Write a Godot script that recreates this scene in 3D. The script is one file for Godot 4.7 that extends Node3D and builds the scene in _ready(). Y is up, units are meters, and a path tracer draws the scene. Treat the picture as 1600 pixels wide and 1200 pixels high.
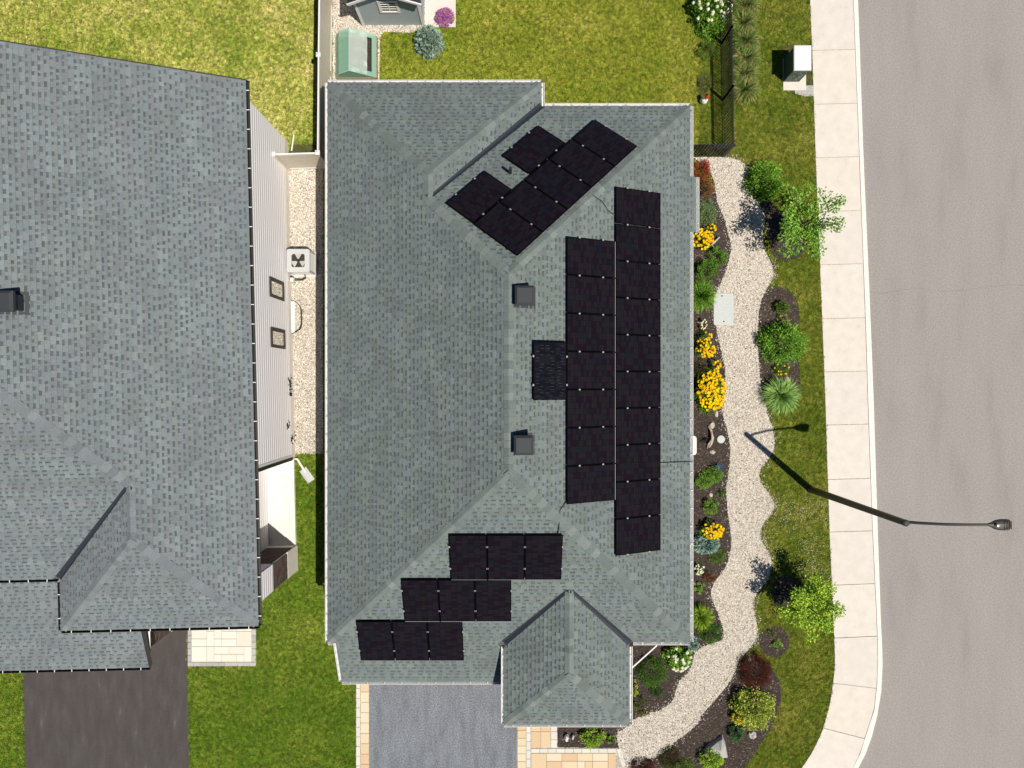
extends Node3D
# A corner house under solar panels seen from straight above: y up, metres, +x towards the street, +z towards the front driveway.

var M := {}
var rng := RandomNumberGenerator.new()
var used := {}
var CAP_TONES := []

# ---------------------------------------------------------------- mesh collector
class Mb:
	var v := PackedVector3Array()
	var n := PackedVector3Array()
	var c := PackedColorArray()
	func tri(a: Vector3, b: Vector3, d: Vector3, k := Color.WHITE) -> void:
		var m := (d - a).cross(b - a).normalized()
		v.append(a); v.append(b); v.append(d)
		n.append(m); n.append(m); n.append(m)
		c.append(k); c.append(k); c.append(k)
	func quad(a: Vector3, b: Vector3, d: Vector3, e: Vector3, k := Color.WHITE) -> void:
		tri(a, b, d, k)
		tri(a, d, e, k)
	func smooth_tri(a: Vector3, b: Vector3, d: Vector3, na: Vector3, nb: Vector3, nd: Vector3, k: Color) -> void:
		if (d - a).cross(b - a).dot(na + nb + nd) < 0.0:
			var t := b
			var nt := nb
			b = d
			nb = nd
			d = t
			nd = nt
		v.append(a); v.append(b); v.append(d)
		n.append(na); n.append(nb); n.append(nd)
		c.append(k); c.append(k); c.append(k)
	func box(o: Vector3, s: Vector3, k := Color.WHITE, b := Basis.IDENTITY, bevel := 0.0) -> void:
		var h := s * 0.5
		var p := []
		for y in [-1, 1]:
			for q in [[-1, -1], [1, -1], [1, 1], [-1, 1]]:
				p.append(o + b * Vector3(q[0] * h.x, y * h.y, q[1] * h.z))
		if bevel > 0.0:
			var t := []
			var w := []
			for q in [[-1, -1], [1, -1], [1, 1], [-1, 1]]:
				t.append(o + b * Vector3(q[0] * (h.x - bevel), h.y, q[1] * (h.z - bevel)))
				w.append(o + b * Vector3(q[0] * h.x, h.y - bevel, q[1] * h.z))
			quad(t[0], t[1], t[2], t[3], k)
			for i in 4:
				var j := (i + 1) % 4
				quad(w[i], w[j], t[j], t[i], k)
				quad(p[i], p[j], w[j], w[i], k)
			quad(p[3], p[2], p[1], p[0], k)
			return
		quad(p[4], p[5], p[6], p[7], k)
		quad(p[3], p[2], p[1], p[0], k)
		for i in 4:
			var j := (i + 1) % 4
			quad(p[i], p[j], p[4 + j], p[4 + i], k)
	func span(a: Vector3, b: Vector3, w: float, h: float, k := Color.WHITE) -> void:
		var z := (b - a).normalized()
		var x := Vector3.UP.cross(z)
		if x.length() < 0.01:
			x = Vector3.RIGHT
		x = x.normalized()
		box((a + b) * 0.5, Vector3(w, h, a.distance_to(b)), k, Basis(x, z.cross(x), z))
	func flat(poly: PackedVector2Array, y: float, k := Color.WHITE) -> void:
		var t := Geometry2D.triangulate_polygon(poly)
		for i in range(0, t.size(), 3):
			var a := poly[t[i]]
			var b := poly[t[i + 1]]
			var d := poly[t[i + 2]]
			if (d - a).cross(b - a) > 0.0:
				var s := b
				b = d
				d = s
			tri(Vector3(a.x, y, a.y), Vector3(b.x, y, b.y), Vector3(d.x, y, d.y), k)
	func prism(poly: PackedVector2Array, y0: float, y1: float, k := Color.WHITE, cap := true) -> void:
		if cap:
			flat(poly, y1, k)
		for i in poly.size():
			var a := poly[i]
			var b := poly[(i + 1) % poly.size()]
			quad(Vector3(a.x, y0, a.y), Vector3(b.x, y0, b.y), Vector3(b.x, y1, b.y), Vector3(a.x, y1, a.y), k)
	func tube(p: Array, r: Array, sides: int, k := Color.WHITE, caps := true) -> void:
		var rings := []
		for i in p.size():
			var d: Vector3 = (p[min(i + 1, p.size() - 1)] - p[max(i - 1, 0)]).normalized()
			var x := d.cross(Vector3(0.31, 0.2, 0.93)).normalized()
			var y := d.cross(x)
			var ring := []
			for s in sides:
				var a := TAU * s / sides
				ring.append([p[i] + (x * cos(a) + y * sin(a)) * r[i], x * cos(a) + y * sin(a)])
			rings.append(ring)
		for i in p.size() - 1:
			for s in sides:
				var t: int = (s + 1) % sides
				var a = rings[i][s]
				var b = rings[i][t]
				var d = rings[i + 1][t]
				var e = rings[i + 1][s]
				smooth_tri(a[0], d[0], b[0], a[1], d[1], b[1], k)
				smooth_tri(a[0], e[0], d[0], a[1], e[1], d[1], k)
		if caps:
			for i in [0, p.size() - 1]:
				for s in sides:
					tri(p[i], rings[i][s][0], rings[i][(s + 1) % sides][0], k)
	func lathe(o: Vector3, prof: Array, sides: int, k := Color.WHITE) -> void:
		for i in prof.size() - 1:
			for s in sides:
				var a := TAU * s / sides
				var b := TAU * (s + 1) / sides
				var p: Vector2 = prof[i]
				var q: Vector2 = prof[i + 1]
				quad(o + Vector3(cos(a) * p.x, p.y, sin(a) * p.x), o + Vector3(cos(b) * p.x, p.y, sin(b) * p.x), o + Vector3(cos(b) * q.x, q.y, sin(b) * q.x), o + Vector3(cos(a) * q.x, q.y, sin(a) * q.x), k)
	func mesh() -> ArrayMesh:
		var a := []
		a.resize(Mesh.ARRAY_MAX)
		a[Mesh.ARRAY_VERTEX] = v
		a[Mesh.ARRAY_NORMAL] = n
		a[Mesh.ARRAY_COLOR] = c
		var m := ArrayMesh.new()
		m.add_surface_from_arrays(Mesh.PRIMITIVE_TRIANGLES, a)
		return m

# ---------------------------------------------------------------- objects
func numbered(called: String) -> String:
	var k: int = used.get(called, 0)
	used[called] = k + 1
	return called if k == 0 else "%s_%03d" % [called, k]

func thing(called: String, label: String, category: String, at := Vector3.ZERO, group := "", turn := 0.0) -> Node3D:
	var o := Node3D.new()
	o.name = numbered(called)
	add_child(o)
	o.position = at
	o.rotation.y = turn
	o.set_meta("label", label)
	o.set_meta("category", category)
	if group:
		o.set_meta("group", group)
	return o

func part(parent: Node3D, called: String, mesh: Mesh, mat: Material, kind := "") -> MeshInstance3D:
	var o := MeshInstance3D.new()
	o.name = called
	o.mesh = mesh
	o.material_override = mat
	parent.add_child(o, true)
	if kind:
		o.set_meta("kind", kind)
	return o

func structure(called: String, mesh: Mesh, mat: Material) -> MeshInstance3D:
	var o := part(self, called, mesh, mat, "structure")
	return o

func scatter(called: String, label: String, mesh: Mesh, mat: Material, spots: Array, tints: Array, category := "") -> MultiMeshInstance3D:
	var mm := MultiMesh.new()
	mm.transform_format = MultiMesh.TRANSFORM_3D
	mm.use_colors = true
	mm.mesh = mesh
	mm.instance_count = spots.size()
	for i in spots.size():
		mm.set_instance_transform(i, spots[i])
		mm.set_instance_color(i, tints[i])
	var o := MultiMeshInstance3D.new()
	o.name = called
	o.multimesh = mm
	o.material_override = mat
	add_child(o, true)
	o.set_meta("kind", "stuff")
	o.set_meta("label", label)
	o.set_meta("category", category if category else called.replace("_", " "))
	return o

# ---------------------------------------------------------------- materials
func noise(freq: float, stops: Array, size := 512, octaves := 5, gain := 0.5, seeded := 1, kind := FastNoiseLite.TYPE_SIMPLEX_SMOOTH) -> NoiseTexture2D:
	var f := FastNoiseLite.new()
	f.noise_type = kind
	f.frequency = freq
	f.fractal_octaves = octaves
	f.fractal_gain = gain
	f.seed = seeded
	var g := Gradient.new()
	g.offsets = PackedFloat32Array()
	g.colors = PackedColorArray()
	var offs := PackedFloat32Array()
	var cols := PackedColorArray()
	for s in stops:
		offs.append(s[0])
		var k: Color = s[1]
		cols.append(k.linear_to_srgb())
	g.offsets = offs
	g.colors = cols
	var t := NoiseTexture2D.new()
	t.width = size
	t.height = size
	t.seamless = true
	t.noise = f
	t.color_ramp = g
	return t

func plain(k: Color, rough := 0.8, metal := 0.0) -> StandardMaterial3D:
	var m := StandardMaterial3D.new()
	m.albedo_color = k.linear_to_srgb()
	m.roughness = rough
	m.metallic = metal
	return m

func tinted(rough := 0.85, leaf := false) -> StandardMaterial3D:
	var m := StandardMaterial3D.new()
	m.vertex_color_use_as_albedo = true
	m.roughness = rough
	m.cull_mode = BaseMaterial3D.CULL_DISABLED
	if leaf:
		m.backlight = Color(0.35, 0.45, 0.15)
		m.backlight_enabled = true
		m.metallic_specular = 0.12
	return m

func surfaced(tex: Texture2D, metres: float, rough := 0.9, vertex := false) -> StandardMaterial3D:
	var m := StandardMaterial3D.new()
	m.albedo_texture = tex
	m.uv1_triplanar = true
	m.uv1_world_triplanar = true
	m.uv1_scale = Vector3.ONE / metres
	m.roughness = rough
	m.vertex_color_use_as_albedo = vertex
	return m

func layered(tex: Texture2D, metres: Vector3, over: Texture2D, over_metres: Vector3, rough := 0.9) -> StandardMaterial3D:
	var m := surfaced(tex, 1.0, rough)
	m.uv1_scale = Vector3.ONE / metres
	m.detail_enabled = true
	m.detail_albedo = over
	m.detail_blend_mode = BaseMaterial3D.BLEND_MODE_MUL
	m.detail_uv_layer = BaseMaterial3D.DETAIL_UV_2
	m.uv2_triplanar = true
	m.uv2_world_triplanar = true
	m.uv2_scale = Vector3.ONE / over_metres
	return m

func G(x: float) -> Color:
	return Color(x, x, x)

func make_materials() -> void:
	M.shingle = surfaced(noise(0.16, [[0.0, G(0.62)], [0.5, G(0.92)], [1.0, G(1.18)]], 512, 4, 0.75, 3), 6.0, 0.95, true)
	M.road = layered(noise(0.2, [[0.12, Color(0.235, 0.220, 0.212)], [0.5, Color(0.29, 0.272, 0.262)], [0.88, Color(0.35, 0.33, 0.318)]], 1024, 3, 0.8, 5), Vector3(17, 17, 17), noise(0.012, [[0.12, G(0.86)], [0.4, G(0.95)], [0.7, G(0.98)], [0.9, G(1.0)]], 512, 5, 0.5, 55), Vector3(9, 30, 34), 0.95)
	M.drive = layered(noise(0.19, [[0.12, Color(0.085, 0.094, 0.110)], [0.42, Color(0.168, 0.186, 0.214)], [0.62, Color(0.215, 0.237, 0.270)], [0.9, Color(0.37, 0.40, 0.45)]], 1024, 3, 0.9, 6), Vector3(14, 14, 14), noise(0.02, [[0.15, G(0.72)], [0.5, G(0.88)], [0.85, G(1.0)]], 512, 4, 0.55, 56), Vector3(5, 8, 21), 0.9)
	M.dark_drive = layered(noise(0.012, [[0.15, Color(0.058, 0.050, 0.049)], [0.5, Color(0.068, 0.060, 0.058)], [0.78, Color(0.078, 0.070, 0.068)], [0.95, Color(0.125, 0.116, 0.112)]], 1024, 6, 0.55, 8), Vector3(5, 8, 18), noise(0.2, [[0.1, G(0.70)], [0.5, G(0.9)], [0.9, G(1.0)]], 512, 3, 0.8, 58), Vector3(8, 8, 8), 0.9)
	M.concrete = layered(noise(0.02, [[0.05, Color(0.57, 0.53, 0.48)], [0.25, Color(0.625, 0.585, 0.535)], [0.55, Color(0.65, 0.61, 0.56)], [0.9, Color(0.685, 0.645, 0.595)]], 1024, 6, 0.6, 9), Vector3(11, 11, 11), noise(0.2, [[0.1, G(0.92)], [0.9, G(1.0)]], 512, 3, 0.8, 59), Vector3(7, 7, 7), 0.9)
	M.concrete_b = M.concrete.duplicate()
	M.concrete_b.albedo_color = Color(0.988, 0.988, 0.99)
	M.concrete_b.uv1_offset = Vector3(0.37, 0, 0.61)
	M.concrete_c = M.concrete.duplicate()
	M.concrete_c.albedo_color = Color(1.0, 0.995, 0.985)
	M.concrete_c.uv1_offset = Vector3(0.13, 0, 0.29)
	M.kerb = surfaced(noise(0.03, [[0.1, Color(0.66, 0.63, 0.58)], [0.9, Color(0.80, 0.77, 0.72)]], 512, 5, 0.6, 10), 4.0, 0.9)
	M.soil = surfaced(noise(0.03, [[0.1, Color(0.030, 0.038, 0.008)], [0.5, Color(0.06, 0.066, 0.014)], [0.9, Color(0.13, 0.11, 0.035)]], 1024, 6, 0.8, 11), 14.0, 1.0)
	M.sand = surfaced(noise(0.05, [[0.1, Color(0.22, 0.19, 0.15)], [0.5, Color(0.42, 0.37, 0.31)], [0.9, Color(0.66, 0.60, 0.52)]], 512, 5, 0.85, 12), 4.0, 1.0)
	M.mulch = surfaced(noise(0.06, [[0.1, Color(0.018, 0.013, 0.011)], [0.5, Color(0.040, 0.030, 0.025)], [0.9, Color(0.085, 0.066, 0.055)]], 512, 5, 0.85, 13), 4.0, 1.0)
	M.vc = tinted(0.85)
	M.stone = tinted(0.9)
	M.leaf = tinted(0.8, true)
	M.bark = plain(Color(0.09, 0.065, 0.045), 0.95)
	M.petal = tinted(0.7, true)
	M.white = plain(Color(0.72, 0.72, 0.72), 0.45)
	M.white_trim = plain(Color(0.78, 0.77, 0.75), 0.5)
	M.parging = surfaced(noise(0.03, [[0.1, Color(0.66, 0.63, 0.58)], [0.9, Color(0.78, 0.75, 0.70)]], 512, 5, 0.6, 15), 4.0, 0.9)
	M.siding = plain(Color(0.81, 0.80, 0.83), 0.5)
	M.stucco = surfaced(noise(0.05, [[0.1, Color(0.13, 0.105, 0.09)], [0.9, Color(0.19, 0.16, 0.14)]], 512, 4, 0.6, 16), 3.0, 0.9)
	M.flash = plain(Color(0.022, 0.028, 0.038), 0.5)
	M.dark_gutter = plain(Color(0.025, 0.023, 0.022), 0.5)
	M.black = plain(Color(0.012, 0.012, 0.013), 0.45)
	M.vent = plain(Color(0.030, 0.036, 0.041), 0.7)
	M.deck = plain(Color(0.09, 0.095, 0.095), 0.95)
	M.silver = plain(Color(0.62, 0.62, 0.62), 0.35, 0.6)
	M.panel_frame = plain(Color(0.0035, 0.003, 0.004), 0.45)
	M.back = plain(Color(0.0035, 0.003, 0.0045), 0.4)
	M.cell = tinted(0.28)
	M.back.metallic_specular = 0.1
	M.panel_frame.metallic_specular = 0.1
	M.cell.metallic_specular = 0.35
	M.iron = plain(Color(0.010, 0.010, 0.012), 0.5)
	M.lamp_metal = plain(Color(0.042, 0.037, 0.034), 0.5)
	M.lens = plain(Color(0.05, 0.045, 0.05), 0.15)
	M.brick = tinted(0.9)
	M.vinyl = surfaced(noise(0.04, [[0.1, Color(0.58, 0.525, 0.43)], [0.9, Color(0.66, 0.605, 0.51)]], 512, 4, 0.5, 17), 5.0, 0.55)
	M.glass = plain(Color(0.72, 0.72, 0.68), 0.06, 0.75)
	M.window_dark = plain(Color(0.035, 0.03, 0.028), 0.5)
	M.shed = surfaced(noise(0.05, [[0.1, Color(0.34, 0.395, 0.435)], [0.9, Color(0.38, 0.435, 0.475)]], 512, 4, 0.6, 18), 4.0, 0.7)
	M.net = plain(Color(0.34, 0.66, 0.50), 0.6)
	M.net.transparency = BaseMaterial3D.TRANSPARENCY_ALPHA
	M.net.albedo_color.a = 0.55
	M.net.cull_mode = BaseMaterial3D.CULL_DISABLED
	M.film = plain(Color(0.70, 0.80, 0.76), 0.3)
	M.film.transparency = BaseMaterial3D.TRANSPARENCY_ALPHA
	M.film.albedo_color.a = 0.5
	M.film.cull_mode = BaseMaterial3D.CULL_DISABLED
	M.wood = surfaced(noise(0.03, [[0.1, Color(0.24, 0.17, 0.11)], [0.9, Color(0.42, 0.32, 0.22)]], 256, 4, 0.6, 19), 1.5, 0.85)
	M.driftwood = surfaced(noise(0.06, [[0.1, Color(0.33, 0.27, 0.22)], [0.9, Color(0.62, 0.55, 0.48)]], 256, 4, 0.7, 20), 0.8, 0.9)
	M.rock = surfaced(noise(0.05, [[0.1, Color(0.26, 0.25, 0.24)], [0.5, Color(0.38, 0.37, 0.36)], [0.9, Color(0.52, 0.50, 0.48)]], 256, 5, 0.7, 21), 1.2, 0.9)
	M.pale_rock = surfaced(noise(0.05, [[0.1, Color(0.42, 0.34, 0.28)], [0.9, Color(0.62, 0.54, 0.47)]], 256, 5, 0.7, 22), 1.0, 0.9)
	M.lid = surfaced(noise(0.04, [[0.1, Color(0.44, 0.475, 0.465)], [0.9, Color(0.53, 0.565, 0.555)]], 256, 5, 0.6, 23), 1.0, 0.7)
	M.box_green = surfaced(noise(0.05, [[0.1, Color(0.035, 0.075, 0.06)], [0.9, Color(0.055, 0.11, 0.085)]], 256, 4, 0.6, 24), 1.0, 0.6)
	M.metal_grey = plain(Color(0.48, 0.50, 0.51), 0.45)
	M.fan = plain(Color(0.42, 0.40, 0.37), 0.5)
	M.red = plain(Color(0.45, 0.05, 0.03), 0.6)
	M.blue_metal = plain(Color(0.10, 0.22, 0.50), 0.3, 0.3)

# ---------------------------------------------------------------- shared layout
const CAMERA_HEIGHT := 26.7
var walk_inner := PackedVector2Array([Vector2(11.10, -15.86), Vector2(11.17, -14.42), Vector2(11.25, -12.50), Vector2(11.37, -8.89), Vector2(11.56, -4.09), Vector2(11.65, -1.92), Vector2(11.75, 0.72), Vector2(11.90, 5.53), Vector2(12.04, 8.65), Vector2(12.10, 10.09), Vector2(12.10, 10.57), Vector2(12.06, 11.05), Vector2(11.92, 12.02), Vector2(11.65, 12.98), Vector2(11.29, 13.75), Vector2(10.86, 14.42), Vector2(10.14, 15.28), Vector2(9.13, 16.15), Vector2(7.69, 16.89), Vector2(5.77, 17.42)])
var walk_outer := PackedVector2Array([Vector2(12.74, -15.86), Vector2(12.81, -14.42), Vector2(12.88, -12.50), Vector2(13.02, -8.89), Vector2(13.20, -4.09), Vector2(13.28, -1.92), Vector2(13.36, 0.72), Vector2(13.53, 5.53), Vector2(13.68, 8.65), Vector2(13.73, 10.09), Vector2(13.72, 10.57), Vector2(13.69, 11.34), Vector2(13.58, 12.26), Vector2(13.26, 13.22), Vector2(13.05, 13.89), Vector2(12.78, 14.42), Vector2(12.16, 15.45), Vector2(11.01, 16.73), Vector2(9.28, 18.02), Vector2(6.73, 18.94)])
var kerb_outer := PackedVector2Array([Vector2(12.90, -15.86), Vector2(12.98, -14.42), Vector2(13.05, -12.50), Vector2(13.17, -8.89), Vector2(13.38, -4.09), Vector2(13.47, -1.92), Vector2(13.57, 0.72), Vector2(13.72, 5.53), Vector2(13.83, 8.65), Vector2(13.89, 10.09), Vector2(13.90, 10.57), Vector2(13.85, 11.53), Vector2(13.70, 12.45), Vector2(13.50, 13.22), Vector2(13.26, 13.89), Vector2(12.98, 14.42), Vector2(12.33, 15.57), Vector2(11.15, 16.87), Vector2(9.37, 18.19), Vector2(6.78, 19.13)])
var path_left := PackedVector2Array([Vector2(6.82, -8.51), Vector2(7.21, -8.12), Vector2(7.51, -7.79), Vector2(7.64, -7.23), Vector2(7.71, -6.78), Vector2(7.93, -6.27), Vector2(8.05, -5.85), Vector2(8.19, -5.26), Vector2(8.19, -4.93), Vector2(8.10, -4.51), Vector2(8.00, -4.23), Vector2(7.81, -3.74), Vector2(7.68, -3.48), Vector2(7.59, -2.84), Vector2(7.64, -2.19), Vector2(7.76, -1.59), Vector2(7.88, -1.05), Vector2(7.98, -0.54), Vector2(7.99, 0.00), Vector2(7.95, 0.48), Vector2(7.88, 0.90), Vector2(7.93, 1.27), Vector2(8.10, 1.87), Vector2(8.18, 2.42), Vector2(8.16, 3.00), Vector2(8.10, 3.51), Vector2(8.03, 3.84), Vector2(8.05, 4.27), Vector2(8.10, 4.90), Vector2(8.18, 5.44), Vector2(8.22, 5.91), Vector2(8.15, 6.42), Vector2(7.98, 6.92), Vector2(7.64, 7.35), Vector2(7.47, 7.73), Vector2(7.49, 8.06), Vector2(7.71, 8.57), Vector2(7.86, 8.99), Vector2(7.93, 9.32), Vector2(7.85, 9.61), Vector2(7.43, 9.74), Vector2(7.00, 9.95), Vector2(6.82, 10.14), Vector2(6.77, 10.43), Vector2(6.58, 10.84), Vector2(6.28, 11.14), Vector2(6.15, 11.47), Vector2(6.03, 11.85), Vector2(5.74, 12.11), Vector2(5.44, 12.28), Vector2(5.11, 12.32), Vector2(4.57, 12.57), Vector2(4.21, 12.93), Vector2(3.92, 13.19), Vector2(4.23, 14.44)])
var path_right := PackedVector2Array([Vector2(8.15, -8.51), Vector2(8.53, -8.39), Vector2(8.77, -8.22), Vector2(8.86, -8.00), Vector2(8.77, -7.53), Vector2(8.86, -7.23), Vector2(9.19, -6.86), Vector2(9.44, -6.44), Vector2(9.47, -6.02), Vector2(9.40, -5.51), Vector2(9.40, -5.21), Vector2(9.56, -4.84), Vector2(9.76, -4.47), Vector2(9.80, -4.17), Vector2(9.78, -3.99), Vector2(9.61, -3.65), Vector2(9.37, -3.20), Vector2(9.25, -2.56), Vector2(9.23, -1.80), Vector2(9.25, -0.96), Vector2(9.30, -0.34), Vector2(9.40, 0.43), Vector2(9.49, 0.65), Vector2(9.61, 1.15), Vector2(9.78, 1.66), Vector2(9.85, 2.08), Vector2(9.80, 2.50), Vector2(9.61, 2.84), Vector2(9.36, 3.12), Vector2(9.28, 3.46), Vector2(9.36, 3.76), Vector2(9.61, 4.06), Vector2(9.80, 4.40), Vector2(9.83, 4.64), Vector2(9.70, 4.90), Vector2(9.44, 5.24), Vector2(9.32, 5.62), Vector2(9.37, 5.91), Vector2(9.56, 6.21), Vector2(9.71, 6.55), Vector2(9.73, 6.78), Vector2(9.61, 7.31), Vector2(9.28, 7.76), Vector2(9.11, 7.98), Vector2(9.04, 8.31), Vector2(9.13, 8.73), Vector2(9.20, 9.16), Vector2(9.17, 9.49), Vector2(9.06, 9.71), Vector2(8.77, 10.09), Vector2(8.51, 10.43), Vector2(8.30, 10.93), Vector2(8.05, 11.34), Vector2(7.63, 11.85), Vector2(7.12, 12.40), Vector2(6.99, 12.69), Vector2(6.54, 13.12), Vector2(6.12, 13.41), Vector2(5.86, 13.70), Vector2(5.44, 13.96), Vector2(4.94, 14.13), Vector2(4.64, 14.32), Vector2(4.57, 14.44)])
var house_bed_edge := PackedVector2Array([Vector2(6.63, -7.45), Vector2(7.59, -7.45)])
var tree_bed := PackedVector2Array([Vector2(9.04, -7.21), Vector2(9.37, -7.21), Vector2(9.78, -6.78), Vector2(10.19, -6.30), Vector2(10.65, -5.86), Vector2(10.96, -5.33), Vector2(10.93, -4.90), Vector2(10.57, -4.66), Vector2(10.04, -4.66), Vector2(9.78, -4.90), Vector2(9.61, -5.48), Vector2(9.52, -6.01), Vector2(9.49, -6.42), Vector2(9.23, -6.87)])
var oval_bed := PackedVector2Array([Vector2(9.23, -3.12), Vector2(9.40, -3.41), Vector2(9.71, -3.58), Vector2(9.97, -3.63), Vector2(10.28, -3.56), Vector2(10.53, -3.36), Vector2(10.71, -3.00), Vector2(10.77, -2.40), Vector2(10.75, -0.96), Vector2(10.81, 0.00), Vector2(10.77, 0.48), Vector2(10.57, 0.84), Vector2(10.21, 1.01), Vector2(9.85, 0.99), Vector2(9.64, 0.82), Vector2(9.37, 0.55), Vector2(9.20, -0.24), Vector2(9.13, -1.44), Vector2(9.16, -2.52)])
var young_tree_bed := PackedVector2Array([Vector2(9.71, 7.81), Vector2(9.78, 7.40), Vector2(10.14, 7.19), Vector2(10.57, 7.23), Vector2(10.86, 7.52), Vector2(10.91, 7.91), Vector2(10.72, 8.27), Vector2(10.28, 8.41), Vector2(9.90, 8.27)])
var round_bed := PackedVector2Array([Vector2(9.23, 9.68), Vector2(9.32, 9.37), Vector2(9.54, 9.16), Vector2(9.85, 9.08), Vector2(10.14, 9.18), Vector2(10.36, 9.40), Vector2(10.43, 9.68), Vector2(10.33, 9.97), Vector2(10.09, 10.19), Vector2(9.80, 10.24), Vector2(9.49, 10.12), Vector2(9.30, 9.92)])
var corner_bed := PackedVector2Array([Vector2(8.55, 10.41), Vector2(8.81, 10.24), Vector2(9.23, 10.26), Vector2(9.48, 10.47), Vector2(9.82, 10.77), Vector2(10.04, 11.14), Vector2(10.12, 11.61), Vector2(10.02, 12.11), Vector2(9.85, 12.57), Vector2(9.65, 13.02), Vector2(9.40, 13.36), Vector2(9.11, 13.83), Vector2(8.67, 14.44), Vector2(8.17, 15.04), Vector2(4.09, 15.04), Vector2(4.42, 14.32), Vector2(4.88, 13.99), Vector2(5.38, 13.82), Vector2(5.77, 13.55), Vector2(6.01, 13.26), Vector2(6.44, 12.98), Vector2(6.90, 12.59), Vector2(7.02, 12.30), Vector2(7.50, 11.77), Vector2(7.93, 11.25), Vector2(8.19, 10.86)])
var small_bed := PackedVector2Array([Vector2(1.71, 12.50), Vector2(4.42, 12.50), Vector2(4.21, 12.93), Vector2(3.92, 13.19), Vector2(3.98, 13.66), Vector2(1.71, 13.63)])
var drive := PackedVector2Array([Vector2(-5.36, 9.37), Vector2(0.19, 9.37), Vector2(0.19, 17.54), Vector2(-5.36, 17.54)])
var neighbour_drive := PackedVector2Array([Vector2(-18.36, 10.09), Vector2(-14.42, 10.09), Vector2(-14.42, 8.17), Vector2(-12.21, 8.17), Vector2(-12.06, 17.54), Vector2(-18.24, 17.54), Vector2(-18.29, 12.98)])
var side_gravel := PackedVector2Array([Vector2(-8.65, -8.12), Vector2(-7.09, -8.12), Vector2(-7.09, 2.62), Vector2(-8.22, 2.62)])
var yard_gravel := PackedVector2Array([Vector2(-6.73, -15.38), Vector2(-3.22, -15.38), Vector2(-3.27, -13.31), Vector2(-3.84, -13.17), Vector2(-4.81, -13.22), Vector2(-4.95, -12.98), Vector2(-4.97, -11.34), Vector2(-6.73, -11.34)])
var house_plan := PackedVector2Array([Vector2(-6.13, -10.57), Vector2(1.20, -10.57), Vector2(1.20, -9.85), Vector2(6.01, -9.85), Vector2(6.01, 8.65), Vector2(3.84, 8.65), Vector2(3.84, 11.77), Vector2(0.05, 11.77), Vector2(0.05, 10.33), Vector2(-6.13, 10.33)])

# house roof, plan lines in metres
const L := -6.06
const R := 5.87
const T1 := -9.92
const T2 := -9.15
const B := 8.5
const WX := 0.97
const FW0 := -0.26
const FW1 := 3.87
const FWZ := 11.20
const EAVE := 3.3
const PITCH := 0.5

func _ready() -> void:
	rng.seed = 20240611
	# camera, sky, sun, exposure
	var cam := Camera3D.new()
	cam.name = "camera"
	cam.position = Vector3(0, CAMERA_HEIGHT, 0)
	cam.rotation_degrees = Vector3(-90, 0, 0)
	cam.fov = 56.74
	cam.far = 400.0
	add_child(cam)
	cam.current = true
	var sky_look := ProceduralSkyMaterial.new()
	sky_look.sky_top_color = Color(0.36, 0.50, 0.70)
	sky_look.sky_horizon_color = Color(0.70, 0.77, 0.83)
	sky_look.ground_bottom_color = Color(0.30, 0.30, 0.24)
	sky_look.ground_horizon_color = Color(0.55, 0.58, 0.56)
	var sky := Sky.new()
	sky.sky_material = sky_look
	var env := Environment.new()
	env.background_mode = Environment.BG_SKY
	env.sky = sky
	env.background_energy_multiplier = 0.36
	env.tonemap_mode = Environment.TONE_MAPPER_LINEAR
	env.tonemap_exposure = 1.14
	env.sdfgi_enabled = true
	env.ssao_enabled = true
	env.ssil_enabled = true
	var we := WorldEnvironment.new()
	we.name = "world_environment"
	we.environment = env
	add_child(we)
	var sun := DirectionalLight3D.new()
	sun.name = "sun"
	sun.light_energy = 1.48
	sun.light_color = Color(1.0, 0.965, 0.91)
	sun.light_angular_distance = 0.5
	sun.shadow_enabled = true
	add_child(sun)
	sun.look_at_from_position(Vector3(2.358, 6.35, 2.028), Vector3.ZERO, Vector3.UP)
	make_materials()
	make_ground()
	make_house()
	make_neighbour()
	make_panels()
	make_fences()
	make_yard_objects()
	make_garden()
	make_grass()

# ---------------------------------------------------------------- ground
func at_z(line: PackedVector2Array, z: float) -> Vector2:
	for i in line.size() - 1:
		if z >= line[i].y and z <= line[i + 1].y:
			return line[i].lerp(line[i + 1], (z - line[i].y) / maxf(line[i + 1].y - line[i].y, 1e-5))
	return line[0] if z < line[0].y else line[line.size() - 1]

func back(p: PackedVector2Array) -> PackedVector2Array:
	var q := p.duplicate()
	q.reverse()
	return q

func spline(p: PackedVector2Array, closed := false, step := 4) -> PackedVector2Array:
	var out := PackedVector2Array()
	var n := p.size()
	for i in (n if closed else n - 1):
		var a := p[(i - 1 + n) % n] if closed or i > 0 else p[i]
		var b := p[i]
		var c := p[(i + 1) % n]
		var d := p[(i + 2) % n] if closed or i + 2 < n else c
		for k in step:
			out.append(b.cubic_interpolate(c, a, d, float(k) / step))
	if not closed:
		out.append(p[n - 1])
	return out

func path_shape() -> PackedVector2Array:
	var p := spline(path_left, false, 3)
	p.append_array(back(spline(path_right, false, 3)))
	return p

func house_bed() -> PackedVector2Array:
	var p := PackedVector2Array([Vector2(5.89, -7.55), Vector2(7.55, -7.50)])
	for i in range(3, path_left.size() - 3):
		p.append(path_left[i])
	p = spline(p, false, 3)
	p.append_array(PackedVector2Array([Vector2(3.72, 12.59), Vector2(3.72, 8.53), Vector2(5.89, 8.53)]))
	return p

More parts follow.
